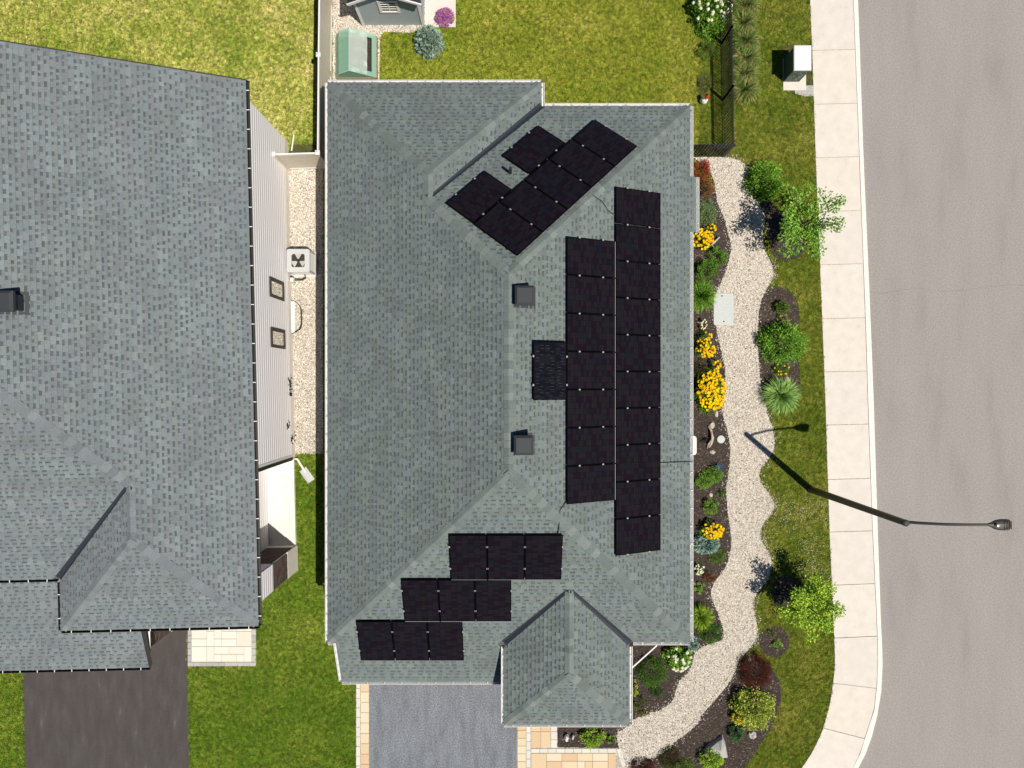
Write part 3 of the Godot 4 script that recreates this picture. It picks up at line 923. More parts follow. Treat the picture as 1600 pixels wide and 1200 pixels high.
func make_house() -> void:
	var house := thing("bungalow", "grey shingled bungalow covered in black solar panels beside the gravel path", "house")
	var cx := (L + R) * 0.5
	var hw := (R - L) * 0.5
	var wc := (L + WX) * 0.5
	var wh := (WX - L) * 0.5
	var fc := (FW0 + FW1) * 0.5
	var fh := (FW1 - FW0) * 0.5
	var apex := Vector2(wc, T1 + wh)
	var knee := Vector2(wc, T2 + wh)
	var ridge_a := Vector2(cx, T2 + hw)
	var ridge_b := Vector2(cx, B - hw)
	var f_top := Vector2(fc, B - fh)
	var f_end := Vector2(fc, FWZ - fh)
	var gx := -5.80
	var gz := 10.14
	var left := Slope.new(v2([[L, T1], [apex.x, apex.y], [knee.x, knee.y], [ridge_a.x, ridge_a.y], [ridge_b.x, ridge_b.y], [L, B]]), Vector2(L, 0), Vector2(1, 0), EAVE, PITCH)
	var wing_top := Slope.new(v2([[L, T1], [WX, T1], [apex.x, apex.y]]), Vector2(0, T1), Vector2(0, 1), EAVE, PITCH)
	var wing_right := Slope.new(v2([[WX, T1], [WX, T2], [knee.x, knee.y], [apex.x, apex.y]]), Vector2(WX, 0), Vector2(-1, 0), EAVE, PITCH)
	slope_top = Slope.new(v2([[WX, T2], [R, T2], [ridge_a.x, ridge_a.y], [knee.x, knee.y]]), Vector2(0, T2), Vector2(0, 1), EAVE, PITCH)
	slope_right = Slope.new(v2([[R, T2], [R, -6.84], [6.1, -6.84], [6.1, -5.01], [R, -5.01], [R, B], [ridge_b.x, ridge_b.y], [ridge_a.x, ridge_a.y]]), Vector2(R, 0), Vector2(-1, 0), EAVE, PITCH)
	slope_front = Slope.new(v2([[L, B], [gx, B], [gx, gz], [-0.02, gz], [-0.02, B - 0.3], [f_top.x, f_top.y], [FW1, B], [R, B], [ridge_b.x, ridge_b.y]]), Vector2(0, B), Vector2(0, -1), EAVE, PITCH)
	var fw_left := Slope.new(v2([[FW0, B], [FW0, FWZ], [f_end.x, f_end.y], [f_top.x, f_top.y]]), Vector2(FW0, 0), Vector2(1, 0), EAVE, PITCH)
	var fw_right := Slope.new(v2([[FW1, B], [FW1, FWZ], [f_end.x, f_end.y], [f_top.x, f_top.y]]), Vector2(FW1, 0), Vector2(-1, 0), EAVE, PITCH)
	var fw_end := Slope.new(v2([[FW0, FWZ], [FW1, FWZ], [f_end.x, f_end.y]]), Vector2(0, FWZ), Vector2(0, -1), EAVE, PITCH)
	var slopes := [left, wing_top, wing_right, slope_top, slope_right, slope_front, fw_left, fw_right, fw_end]
	# walls, soffit, doors
	var m := Mb.new()
	var foot := v2([[L + 0.45, T1 + 0.45], [WX - 0.45, T1 + 0.45], [WX - 0.45, T2 + 0.45], [R - 0.45, T2 + 0.45], [R - 0.45, B - 0.45], [FW1 - 0.4, B - 0.45], [FW1 - 0.4, FWZ - 0.45], [FW0 + 0.45, FWZ - 0.45], [FW0 + 0.45, 9.5], [gx + 0.4, 9.5], [gx + 0.4, B - 0.45], [L + 0.45, B - 0.45]])
	m.prism(foot, 0.0, 2.32, Color.WHITE, false)
	part(house, "wall", m.mesh(), M.stucco)
	m = Mb.new()
	var foot2 := v2([[L + 0.45, T1 + 0.45], [WX - 0.45, T1 + 0.45], [WX - 0.45, T2 + 0.45], [R - 0.45, T2 + 0.45], [R - 0.45, B - 0.45], [FW1 - 0.4, B - 0.45], [FW1 - 0.4, FWZ - 0.45], [FW0 + 0.45, FWZ - 0.45], [FW0 + 0.45, B - 0.45], [L + 0.45, B - 0.45]])
	m.prism(foot2, 2.32, 3.16, Color.WHITE, false)
	part(house, "upper_wall", m.mesh(), M.stucco)
	m = Mb.new()
	m.flat(v2([[L, T1], [WX, T1], [WX, T2], [R, T2], [R, B], [FW1, B], [FW1, FWZ], [FW0, FWZ], [FW0, B - 0.1], [L, B - 0.1]]), 3.17)
	m.flat(v2([[gx, B - 0.2], [0.0, B - 0.2], [0.0, gz], [gx, gz]]), 2.33)
	part(house, "soffit", m.mesh(), M.white_trim)
	m = Mb.new()
	for j in 4:
		m.box(Vector3(-2.9, 0.30 + j * 0.53, 9.53), Vector3(4.6, 0.51, 0.05), Color.WHITE, Basis.IDENTITY, 0.0)
	part(house, "garage_door", m.mesh(), M.white_trim)
	deck(house, slopes)
	# valleys first, then the courses stop short of them
	var va := [wing_right, slope_top, Vector2(WX, T2), knee]
	var vb := [slope_front, fw_left, Vector2(FW0, B), f_top]
	var vc := [slope_front, fw_right, Vector2(FW1, B), f_top]
	for v in [va, vb, vc]:
		valley(house, v[0].on(v[2]), v[0].on(v[3]), v[0], v[1], 0.19)
		for i in 2:
			v[i].poly = cut_valley(v[i].poly, v[2], v[3], 0.115)
	var tones := [Color(0.146, 0.181, 0.183), Color(0.158, 0.194, 0.194), Color(0.136, 0.170, 0.172), Color(0.154, 0.187, 0.180), Color(0.147, 0.180, 0.190), Color(0.144, 0.173, 0.168), Color(0.150, 0.176, 0.182)]
	var blotch := FastNoiseLite.new()
	blotch.seed = 4
	blotch.frequency = 0.7
	shingle(slopes, tones, house, Vector2(-1.4, 0.4), blotch, Color(0.083, 0.102, 0.103))
	var ct := [Color(0.166, 0.200, 0.194), Color(0.150, 0.182, 0.179), Color(0.184, 0.217, 0.208), Color(0.140, 0.170, 0.168)]
	caps(house, left.on(Vector2(L + 0.05, T1 + 0.05)), left.on(apex), left, wing_top, ct)
	caps(house, wing_top.on(Vector2(WX - 0.05, T1 + 0.05)), wing_top.on(apex), wing_top, wing_right, ct)
	caps(house, slope_top.on(Vector2(R - 0.05, T2 + 0.05)), slope_top.on(ridge_a), slope_top, slope_right, ct)
	caps(house, left.on(knee), left.on(ridge_a), left, slope_top, ct)
	caps(house, left.on(Vector2(L + 0.05, B - 0.05)), left.on(ridge_b), left, slope_front, ct)
	caps(house, slope_front.on(Vector2(R - 0.05, B - 0.05)), slope_front.on(ridge_b), slope_front, slope_right, ct)
	caps(house, fw_left.on(Vector2(FW0 + 0.05, FWZ - 0.05)), fw_left.on(f_end), fw_left, fw_end, ct)
	caps(house, fw_right.on(Vector2(FW1 - 0.05, FWZ - 0.05)), fw_right.on(f_end), fw_right, fw_end, ct)
	caps(house, left.on(apex), left.on(knee + Vector2(0, 0.12)), left, wing_right, ct)
	caps(house, left.on(ridge_a), left.on(ridge_b), left, slope_right, ct)
	caps(house, fw_left.on(f_end), fw_left.on(f_top), fw_left, fw_right, ct)
	# gutters
	var w: Material = M.white
	var g: Material = M.metal_grey
	gutter(house, Vector2(L, T1), Vector2(L, B), EAVE, Vector2(-1, 0), w, g)
	gutter(house, Vector2(L, T1), Vector2(WX, T1), EAVE, Vector2(0, -1), w, g)
	gutter(house, Vector2(WX, T1), Vector2(WX, T2), EAVE, Vector2(1, 0), w, g)
	gutter(house, Vector2(WX + 0.12, T2), Vector2(R, T2), EAVE, Vector2(0, -1), w, g)
	gutter(house, Vector2(R, T2), Vector2(R, -6.84), EAVE, Vector2(1, 0), w, g)
	gutter(house, Vector2(6.1, -6.84), Vector2(6.1, -5.01), EAVE - 0.12, Vector2(1, 0), w, g)
	gutter(house, Vector2(R, -5.01), Vector2(R, B), EAVE, Vector2(1, 0), w, g)
	gutter(house, Vector2(FW1 + 0.12, B), Vector2(R, B), EAVE, Vector2(0, 1), w, g)
	gutter(house, Vector2(L, B), Vector2(gx - 0.12, B), EAVE, Vector2(0, 1), w, g)
	gutter(house, Vector2(gx, gz), Vector2(FW0 + 0.3, gz), EAVE - (gz - B) * PITCH, Vector2(0, 1), w, g)
	gutter(house, Vector2(gx, B + 0.05), Vector2(gx, gz), EAVE - 0.03, Vector2(-1, 0), w, g, 0.3, EAVE - (gz - B) * PITCH)
	gutter(house, Vector2(FW0, B + 0.15), Vector2(FW0, FWZ), EAVE, Vector2(-1, 0), w, g)
	gutter(house, Vector2(FW1, B + 0.15), Vector2(FW1, FWZ), EAVE, Vector2(1, 0), w, g)
	gutter(house, Vector2(FW0, FWZ), Vector2(FW1, FWZ), EAVE, Vector2(0, 1), w, g)
	m = Mb.new()
	m.tube([Vector3(FW1 + 0.10, 3.10, 9.42), Vector3(4.82, 2.95, 8.74), Vector3(4.86, 2.9, B - 0.3), Vector3(4.86, 0.2, B - 0.38)], [0.032, 0.032, 0.032, 0.032], 6)
	part(house, "downspout", m.mesh(), M.white)
	# vents, plumbing stack
	box_vent(house, slope_right, Vector2(0.36, -2.52))
	box_vent(house, slope_right, Vector2(0.33, 1.74))
	m = Mb.new()
	var st := slope_top.on(Vector2(-0.05, -6.55))
	m.tube([st + Vector3.UP * -0.05, st + Vector3.UP * 0.55], [0.05, 0.05], 10)
	part(house, "vent_pipe", m.mesh(), M.black)
	# cables over the roof
	for c in [[[slope_right.on(Vector2(2.45, -5.75), 0.03), slope_right.on(Vector2(2.75, -5.6), 0.04), slope_right.on(Vector2(2.95, -5.35), 0.03), slope_right.on(Vector2(3.2, -5.2), 0.06)]], [[slope_right.on(Vector2(1.6, 3.5), 0.06), slope_right.on(Vector2(1.42, 3.75), 0.03), slope_front.on(Vector2(1.4, 4.2), 0.04), slope_front.on(Vector2(1.38, 4.55), 0.08)]], [[slope_right.on(Vector2(4.65, 2.52), 0.03), slope_right.on(Vector2(5.94, 2.55), 0.03)]]]:
		m = Mb.new()
		var rad := []
		for q in c[0]:
			rad.append(0.014)
		m.tube(c[0], rad, 5)
		part(house, "cable", m.mesh(), M.black)

# ---------------------------------------------------------------- solar panels
var panel_cells := []
var panel_frame: ArrayMesh
var panel_back: ArrayMesh
var clamp_mesh: ArrayMesh
var strip_mesh: ArrayMesh
var rail_mesh: ArrayMesh
const PW := 1.122
const PL := 1.722

func make_panel_meshes() -> void:
	var m := Mb.new()
	for s in [-1, 1]:
		m.box(Vector3(s * (PW * 0.5 - 0.012), 0, 0), Vector3(0.024, 0.036, PL))
		m.box(Vector3(0, 0.0005, s * (PL * 0.5 - 0.010)), Vector3(PW - 0.048, 0.035, 0.020))
	panel_frame = m.mesh()
	m = Mb.new()
	m.box(Vector3(0, 0.004, 0), Vector3(PW - 0.03, 0.012, PL - 0.03))
	panel_back = m.mesh()
	for v in 4:
		m = Mb.new()
		for i in 6:
			for j in 18:
				var k := rng.randf_range(0.8, 1.25)
				var c := Color(0.0100, 0.0078, 0.0122).lerp(Color(0.0118, 0.0084, 0.0112), rng.randf()) * k
				if v == 3:
					c = Color(0.0080, 0.0078, 0.0125) * k
				c.a = 1.0
				var x := (i - 2.5) * 0.1815
				var z := (j - 8.5) * 0.0925
				m.quad(Vector3(x - 0.088, 0.0125, z - 0.0435), Vector3(x + 0.088, 0.0125, z - 0.0435), Vector3(x + 0.088, 0.0125, z + 0.0435), Vector3(x - 0.088, 0.0125, z + 0.0435), c)
		if v == 3:
			for i in 18:
				for q in 3:
					m.box(Vector3((q - 1) * 0.363 + rng.randf_range(-0.1, 0.1), 0.0135, (i - 8.5) * 0.0925 + 0.046), Vector3(0.12, 0.001, 0.005), Color(0.085, 0.085, 0.09))
		panel_cells.append(m.mesh())
	m = Mb.new()
	m.box(Vector3.ZERO, Vector3(0.045, 0.02, 0.06), Color.WHITE, Basis.IDENTITY, 0.004)
	clamp_mesh = m.mesh()
	m = Mb.new()
	m.box(Vector3.ZERO, Vector3(PW - 0.02, 0.02, 0.014))
	strip_mesh = m.mesh()
	m = Mb.new()
	m.box(Vector3.ZERO, Vector3(PW + 0.01, 0.06, 0.04))
	rail_mesh = m.mesh()

func panel(label: String, group: String, at: Vector3, xd: Vector3, zd: Vector3, look := 0, sides := [1], strip := false) -> void:
	var o := thing("solar_panel", label, "solar panel", Vector3.ZERO, group)
	var y := zd.cross(xd).normalized()
	if y.y < 0.0:
		y = -y
		xd = -xd
	o.transform = Transform3D(Basis(xd, y, zd), at)
	part(o, "frame", panel_frame, M.panel_frame)
	part(o, "backsheet", panel_back, M.back)
	part(o, "cells", panel_cells[look], M.cell, "stuff")
	for s in sides:
		for z in [-0.42, 0.42]:
			var c := part(o, "clamp", clamp_mesh, M.silver)
			c.position = Vector3(s * (PW * 0.5 + 0.005), 0.02, z)
	for z in [-0.45, 0.45]:
		var r := part(o, "rail", rail_mesh, M.black)
		r.position = Vector3(0, -0.052, z)
	if strip:
		var e := part(o, "edge_strip", strip_mesh, M.silver)
		e.position = Vector3(0, 0.008, PL * 0.5 + 0.008)

const ORDINAL := ["first", "second", "third", "fourth", "fifth", "sixth", "seventh", "eighth", "ninth", "last"]

func make_panels() -> void:
	make_panel_meshes()
	var c := 1.0 / sqrt(1.25)
	var down_r := Vector3(c, -0.5 * c, 0)
	var down_f := Vector3(0, -0.5 * c, c)
	var pitch := 1.141
	var lift := 0.115
	for i in 7:
		var q := Vector2(2.345, -4.40 + pitch * (i + 0.5))
		panel("black solar panel, %s from the slanted row, in the column of seven" % ORDINAL[i], "column of seven solar panels", slope_right.on(q, lift), Vector3(0, 0, 1), down_r, i % 3, [1] if i < 6 else [1], true)
	for i in 10:
		var q := Vector2(3.91, -6.10 + pitch * (i + 0.5))
		panel("black solar panel, %s from the slanted row, in the long column of ten" % ORDINAL[i], "column of ten solar panels", slope_right.on(q, lift), Vector3(0, 0, 1), down_r, (i + 1) % 3, [1, -1] if i == 9 else [1])
	panel("bluish black solar panel with pale busbars standing alone above the column of seven", "", slope_right.on(Vector2(1.055, -0.39), lift + 0.02), down_r, Vector3(0, 0, 1), 3, [1, -1])
	var rows := [[-1.90, 5.235, "top front row of three"], [-3.45, 6.785, "second front row of three"], [-5.02, 8.34, "lowest front row of three"]]
	for r in rows:
		for i in 3:
			var q := Vector2(r[0] + 1.146 * (i + 0.5), r[1])
			panel("black solar panel at the %s of the " % ["neighbour end", "middle", "garden path end"][i] + r[2], r[2], slope_front.on(q, lift), Vector3(1, 0, 0), down_f, (i + 2) % 3, [1, -1], r[1] < 7.5)
	var a := Vector3(-2, 1, 2).normalized()
	var b := slope_top.normal().cross(a).normalized()
	if b.x < 0.0:
		b = -b
	var lift_v := slope_top.normal() * lift
	var start := slope_top.on(Vector2(2.66, -8.50)) + lift_v
	for i in 5:
		panel("black solar panel, %s from the back eave, in the slanted row of five" % ORDINAL[i], "slanted row of five solar panels", start + a * (1.144 * (i + 0.5)) + b * (PL * 0.5 + 0.02), a, b, i % 3, [1])
	panel("black solar panel alone between the vent pipe and the valley end", "", slope_top.on(Vector2(-1.00, -5.63)) + lift_v, b, a, 1, [1, -1])
	panel("black solar panel alone between the vent pipe and the back eave", "", slope_top.on(Vector2(0.69, -7.34)) + lift_v, b, a, 2, [1, -1])

# ---------------------------------------------------------------- the house next door
func siding(parent: Node3D, u: float, w0: float, w1: float, h0: float, h1: float) -> void:
	var m := Mb.new()
	var h := h0
	while h < h1 - 0.01:
		var e := minf(h + 0.2, h1)
		var shelf := lerpf(h, e, 0.68)
		m.quad(Vector3(u + 0.030, h, w0), Vector3(u + 0.030, h, w1), Vector3(u + 0.030, shelf, w1), Vector3(u + 0.030, shelf, w0))
		m.quad(Vector3(u + 0.030, shelf, w0), Vector3(u + 0.030, shelf, w1), Vector3(u + 0.004, e, w1), Vector3(u + 0.004, e, w0))
		m.quad(Vector3(u, h, w0), Vector3(u, h, w1), Vector3(u + 0.030, h, w1), Vector3(u + 0.030, h, w0))
		h = e
	part(parent, "siding", m.mesh(), M.siding)

func bricks(parent: Node3D, o: Vector3, dir: Vector3, out: Vector3, length: float, height: float) -> void:
	var m := Mb.new()
	var rows := int(height / 0.075)
	for j in rows:
		var s := -0.11 if j % 2 == 1 else 0.0
		while s < length:
			var a := maxf(s, 0.0)
			var b := minf(s + 0.21, length)
			if b - a > 0.03:
				var k := Color(0.085, 0.058, 0.05) * rng.randf_range(0.65, 1.5)
				k.a = 1.0
				var p := o + dir * ((a + b) * 0.5) + Vector3.UP * (j * 0.075 + 0.037) + out * 0.012
				m.box(p, Vector3(b - a - 0.012, 0.063, 0.03), k, Basis(dir, Vector3.UP, out))
			s += 0.22
	part(parent, "bricks", m.mesh(), M.brick, "stuff")

func make_neighbour() -> void:
	var H0 := 4.6
	var n := thing("neighbour_house", "taller blue grey shingled house with pale siding and dark gutters", "house", Vector3(-8.275, 0, -9.43), "", 0.0234)
	var hw := 3.065
	var fe := 16.95
	var me := 15.34
	var rx := -7.5
	var wl := -2.0 * hw
	var tip := Vector2(-hw, me - hw)
	var wend := Vector2(-hw, fe - hw)
	var top := Vector2(rx, me + rx)
	var right := Slope.new(v2([[0, 0], [0, fe], [wend.x, wend.y], [tip.x, tip.y], [top.x, top.y], [rx, 0]]), Vector2(0, 0), Vector2(-1, 0), H0, PITCH)
	var left := Slope.new(v2([[2 * rx, 0], [rx, 0], [top.x, top.y], [2 * rx, me]]), Vector2(2 * rx, 0), Vector2(1, 0), H0, PITCH)
	var front := Slope.new(v2([[2 * rx, me], [wl, me], [tip.x, tip.y], [top.x, top.y]]), Vector2(0, me), Vector2(0, -1), H0, PITCH)
	var wing_l := Slope.new(v2([[wl, me], [wl, fe], [wend.x, wend.y], [tip.x, tip.y]]), Vector2(wl, 0), Vector2(1, 0), H0, PITCH)
	var wing_f := Slope.new(v2([[wl, fe], [0, fe], [wend.x, wend.y]]), Vector2(0, fe), Vector2(0, -1), H0, PITCH)
	var low := Slope.new(v2([[2 * rx, 18.93], [-4.46, 18.93], [-4.46, 16.5], [wl + 0.3, 16.5], [wl + 0.3, 14.9], [2 * rx, 14.9]]), Vector2(0, 18.93), Vector2(0, -1), 2.6, 0.33)
	var slopes := [right, left, front, wing_l, wing_f, low]
	# walls
	var u := -0.17
	var m := Mb.new()
	m.prism(v2([[u, 0.35], [u, 12.17], [-1.16, 12.17], [-1.16, 15.48], [u, 15.48], [u, 16.4], [wl + 0.4, 16.4], [wl + 0.4, me - 0.4], [2 * rx + 0.4, me - 0.4], [2 * rx + 0.4, 0.35]]), 0.0, 4.45, Color.WHITE, false)
	part(n, "wall", m.mesh(), M.siding)
	m = Mb.new()
	m.flat(v2([[0, 0], [0, fe], [wl, fe], [wl, me], [2 * rx, me], [2 * rx, 0]]), 4.47)
	m.flat(v2([[2 * rx, 15.0], [-4.46, 15.0], [-4.46, 18.93], [2 * rx, 18.93]]), 2.5)
	part(n, "soffit", m.mesh(), M.white_trim)
	m = Mb.new()
	m.tri(Vector3(0, 4.47, 0.35), Vector3(2 * rx, 4.47, 0.35), Vector3(rx, 4.47 - rx * PITCH, 0.35))
	part(n, "gable_wall", m.mesh(), M.siding)
	siding(n, u, 0.35, 12.17, 0.45, 4.45)
	siding(n, -1.16, 12.2, 15.46, 0.3, 4.45)
	siding(n, u, 15.5, 16.4, 2.75, 4.45)
	m = Mb.new()
	m.box(Vector3(u + 0.01, 0.225, 6.26), Vector3(0.05, 0.45, 11.80))
	part(n, "foundation", m.mesh(), M.parging)
	m = Mb.new()
	m.box(Vector3(-0.66, 0.08, 13.83), Vector3(0.99, 0.16, 3.28))
	part(n, "porch_slab", m.mesh(), M.parging)
	m = Mb.new()
	m.box(Vector3(u + 0.01, 0.6, 15.94), Vector3(0.05, 1.2, 0.94))
	m.box(Vector3(-0.67, 0.25, 15.465), Vector3(0.97, 0.5, 0.04))
	part(n, "foundation", m.mesh(), M.parging)
	bricks(n, Vector3(u, 1.2, 16.4), Vector3(0, 0, -1), Vector3(1, 0, 0), 0.9, 1.55)
	bricks(n, Vector3(-1.16, 0.5, 15.48), Vector3(1, 0, 0), Vector3(0, 0, -1), 0.98, 2.25)
	m = Mb.new()
	m.box(Vector3(u + 0.03, 2.45, 12.20), Vector3(0.09, 4.0, 0.09))
	part(n, "downspout", m.mesh(), M.dark_gutter)
	m = Mb.new()
	m.box(Vector3(u + 0.01, 2.45, 12.10), Vector3(0.06, 4.0, 0.10))
	part(n, "corner_trim", m.mesh(), M.white_trim)
	m = Mb.new()
	m.prism(v2([[2 * rx + 0.3, 15.0], [-4.80, 15.0], [-4.80, 18.5], [2 * rx + 0.3, 18.5]]), 0.0, 2.5, Color.WHITE, false)
	part(n, "garage_wall", m.mesh(), M.white_trim)
	bricks(n, Vector3(-4.80, 0.35, 18.5), Vector3(0, 0, -1), Vector3(1, 0, 0), 2.0, 2.1)
	m = Mb.new()
	m.box(Vector3(-4.79, 0.18, 17.5), Vector3(0.06, 0.36, 2.0))
	m.box(Vector3(-4.62, 0.30, 16.9), Vector3(0.34, 0.6, 0.34))
	part(n, "foundation", m.mesh(), M.parging)
	# windows in the side wall
	for z in [Vector2(-18.00, -3.35).y, Vector2(-18.00, -1.62).y]:
		var w: float = z + 9.43 + 0.02
		m = Mb.new()
		for s in [-1, 1]:
			m.box(Vector3(u + 0.03, 1.70, w + s * 0.285), Vector3(0.07, 1.5, 0.11))
			m.box(Vector3(u + 0.031, 1.70 + s * 0.69, w), Vector3(0.07, 0.14, 0.46))
		var f := part(n, "window", m.mesh(), M.window_dark)
		m = Mb.new()
		m.box(Vector3(u + 0.030, 1.70, w), Vector3(0.02, 1.24, 0.46))
		part(f, "pane", m.mesh(), M.glass)
	deck(n, slopes)
	valley(n, front.on(Vector2(wl, me)), front.on(tip), front, wing_l, 0.21)
	front.poly = cut_valley(front.poly, Vector2(wl, me), tip, 0.15)
	wing_l.poly = cut_valley(wing_l.poly, Vector2(wl, me), tip, 0.06)
	# courses are laid where the roof is in reach of the view
	left.poly = v2([[rx - 1.0, 0], [rx, 0], [top.x, top.y], [rx - 1.0, me + rx + 1.0]])
	front.poly = clip_to(front.poly, Rect2(-11.5, 0, 20, 30))
	low.poly = clip_to(low.poly, Rect2(-11.5, 0, 20, 30))
	var tones := [Color(0.166, 0.198, 0.216), Color(0.180, 0.213, 0.228), Color(0.163, 0.190, 0.207), Color(0.176, 0.206, 0.212), Color(0.172, 0.192, 0.210), Color(0.162, 0.190, 0.197)]
	var blotch := FastNoiseLite.new()
	blotch.seed = 9
	blotch.frequency = 0.6
	shingle([right, left, front, wing_l, wing_f, low], tones, n, Vector2(-5.5, 6.5), blotch, Color(0.094, 0.110, 0.121))
	var ct := [Color(0.178, 0.206, 0.225), Color(0.162, 0.188, 0.208), Color(0.194, 0.222, 0.238)]
	caps(n, wing_f.on(Vector2(-0.05, fe - 0.05)), wing_f.on(wend), wing_f, right, ct)
	caps(n, wing_f.on(Vector2(wl + 0.05, fe - 0.05)), wing_f.on(wend), wing_f, wing_l, ct)
	caps(n, right.on(wend), right.on(tip), right, wing_l, ct)
	caps(n, right.on(tip), right.on(top), right, front, ct)
	caps(n, right.on(top), right.on(Vector2(rx, 0)), right, left, ct)
	var dk: Material = M.dark_gutter
	var wh: Material = M.white
	gutter(n, Vector2(0, 0), Vector2(0, fe), H0, Vector2(1, 0), dk, wh)
	gutter(n, Vector2(wl, fe), Vector2(0, fe), H0, Vector2(0, 1), dk, wh)
	gutter(n, Vector2(wl, me + 0.13), Vector2(wl, fe), H0, Vector2(-1, 0), dk, wh)
	gutter(n, Vector2(2 * rx, me), Vector2(wl - 0.12, me), H0, Vector2(0, 1), dk, wh)
	gutter(n, Vector2(2 * rx, 18.93), Vector2(-4.46, 18.93), 2.6, Vector2(0, 1), dk, wh)
	m = Mb.new()
	m.span(low.on(Vector2(-4.44, 18.9)) + Vector3(0, -0.07, 0), low.on(Vector2(-4.44, 16.5)) + Vector3(0, -0.07, 0), 0.05, 0.16)
	m.span(right.on(Vector2(0, 0.0)) + Vector3(0, -0.08, -0.02), right.on(Vector2(rx, 0.0)) + Vector3(0, -0.08, -0.02), 0.04, 0.15)
	part(n, "rake_board", m.mesh(), M.dark_gutter)
	box_vent(n, right, Vector2(-5.45, 7.10))

func clip_to(poly: PackedVector2Array, r: Rect2) -> PackedVector2Array:
	var q := Geometry2D.intersect_polygons(poly, PackedVector2Array([r.position, Vector2(r.end.x, r.position.y), r.end, Vector2(r.position.x, r.end.y)]))
	return q[0] if q.size() else poly

# ---------------------------------------------------------------- fences
func vinyl_run(label: String, posts: Array, planks_from: int, group: String) -> void:
	var o := thing("vinyl_fence", label, "fence", Vector3(posts[0].x, 0, posts[0].y), group)
	var base := Vector3(posts[0].x, 0, posts[0].y)
	for i in posts.size():
		var p := Vector3(posts[i].x, 0, posts[i].y) - base
		if i > 0 or planks_from == 0:
			var m := Mb.new()
			m.box(p + Vector3(0, 0.9, 0), Vector3(0.125, 1.8, 0.125))
			var po := part(o, "post", m.mesh(), M.vinyl)
			m = Mb.new()
			m.box(p + Vector3(0, 1.82, 0), Vector3(0.16, 0.04, 0.16), Color.WHITE, Basis.IDENTITY, 0.01)
			m.lathe(p + Vector3(0, 1.84, 0), [Vector2(0.09, 0.0), Vector2(0.0, 0.05)], 4)
			part(po, "cap", m.mesh(), M.white)
		if i + 1 < posts.size():
			var q := Vector3(posts[i + 1].x, 0, posts[i + 1].y) - base
			var d := (q - p).normalized()
			var m := Mb.new()
			m.span(p + d * 0.07 + Vector3(0, 1.72, 0), q - d * 0.07 + Vector3(0, 1.72, 0), 0.05, 0.12)
			part(o, "top_rail", m.mesh(), M.white)
			m = Mb.new()
			m.span(p + d * 0.07 + Vector3(0, 0.12, 0), q - d * 0.07 + Vector3(0, 0.12, 0), 0.05, 0.14)
			part(o, "bottom_rail", m.mesh(), M.white)
			var n := roundi((p.distance_to(q) - 0.14) / 0.152)
			var w := (p.distance_to(q) - 0.14) / n
			m = Mb.new()
			m.box(Vector3.ZERO, Vector3(0.024, 1.5, w - 0.004), Color.WHITE, Basis.IDENTITY, 0.004)
			var pm := m.mesh()
			for k in n:
				var pl := part(o, "plank", pm, M.vinyl)
				pl.transform = Transform3D(Basis(Vector3.UP.cross(d), Vector3.UP, d), p + d * (0.07 + w * (k + 0.5)) + Vector3(0, 0.92, 0))

func iron_run(o: Node3D, a: Vector3, b: Vector3, arch: float) -> void:
	var d := (b - a).normalized()
	var n := roundi(a.distance_to(b) / 0.12)
	for h in [0.12, 1.05, 1.2]:
		var m := Mb.new()
		m.span(a + Vector3.UP * h, b + Vector3.UP * h, 0.03, 0.035)
		part(o, "rail", m.mesh(), M.iron)
	var pm := Mb.new()
	pm.box(Vector3(0, 0.66, 0), Vector3(0.036, 1.20, 0.036))
	var pk := pm.mesh()
	for i in n:
		var k := part(o, "picket", pk, M.iron)
		var t := (i + 0.5) / n
		k.position = a.lerp(b, t)
		if arch > 0.0:
			k.scale.y = 1.0 + arch * sin(t * PI)
	for p in [a, b]:
		var m := Mb.new()
		m.box(p + Vector3(0, 0.64, 0), Vector3(0.05, 1.28, 0.05))
		m.box(p + Vector3(0, 1.29, 0), Vector3(0.07, 0.025, 0.07))
		part(o, "post", m.mesh(), M.iron)
	if arch > 0.0:
		var m := Mb.new()
		var pts := []
		var rad := []
		for i in 13:
			pts.append(a.lerp(b, i / 12.0) + Vector3.UP * (1.22 + arch * 1.2 * sin(PI * i / 12.0)))
			rad.append(0.018)
		m.tube(pts, rad, 6)
		part(o, "arch_rail", m.mesh(), M.iron)

func make_fences() -> void:
	vinyl_run("tan vinyl privacy fence running from the backyard along the bungalow", [Vector2(-6.72, -17.01), Vector2(-6.75, -14.18), Vector2(-6.78, -11.53), Vector2(-6.81, -8.10)], 0, "")
	vinyl_run("short tan vinyl fence closing the gap between the two houses", [Vector2(-6.81, -8.10), Vector2(-8.36, -8.05)], 1, "")
	var c := Vector2(7.95, -8.53)
	var e := Vector2(7.83, -14.90)
	var o := thing("metal_fence", "black metal picket fence beside the backyard lawn and ornamental grasses", "fence", Vector3(c.x, 0, c.y))
	var far := Vector3(e.x - c.x, 0, e.y - c.y)
	for i in 3:
		iron_run(o, far * (i / 3.0), far * ((i + 1) / 3.0), 0.0)
	var g := thing("metal_gate", "black metal picket gate with arched top where the gravel path begins", "gate", Vector3(c.x, 0, c.y))
	iron_run(g, Vector3(-0.05, 0, 0), Vector3(Vector2(6.78, -14.42).x - c.x - 0.6, 0, 0.02), 0.16)

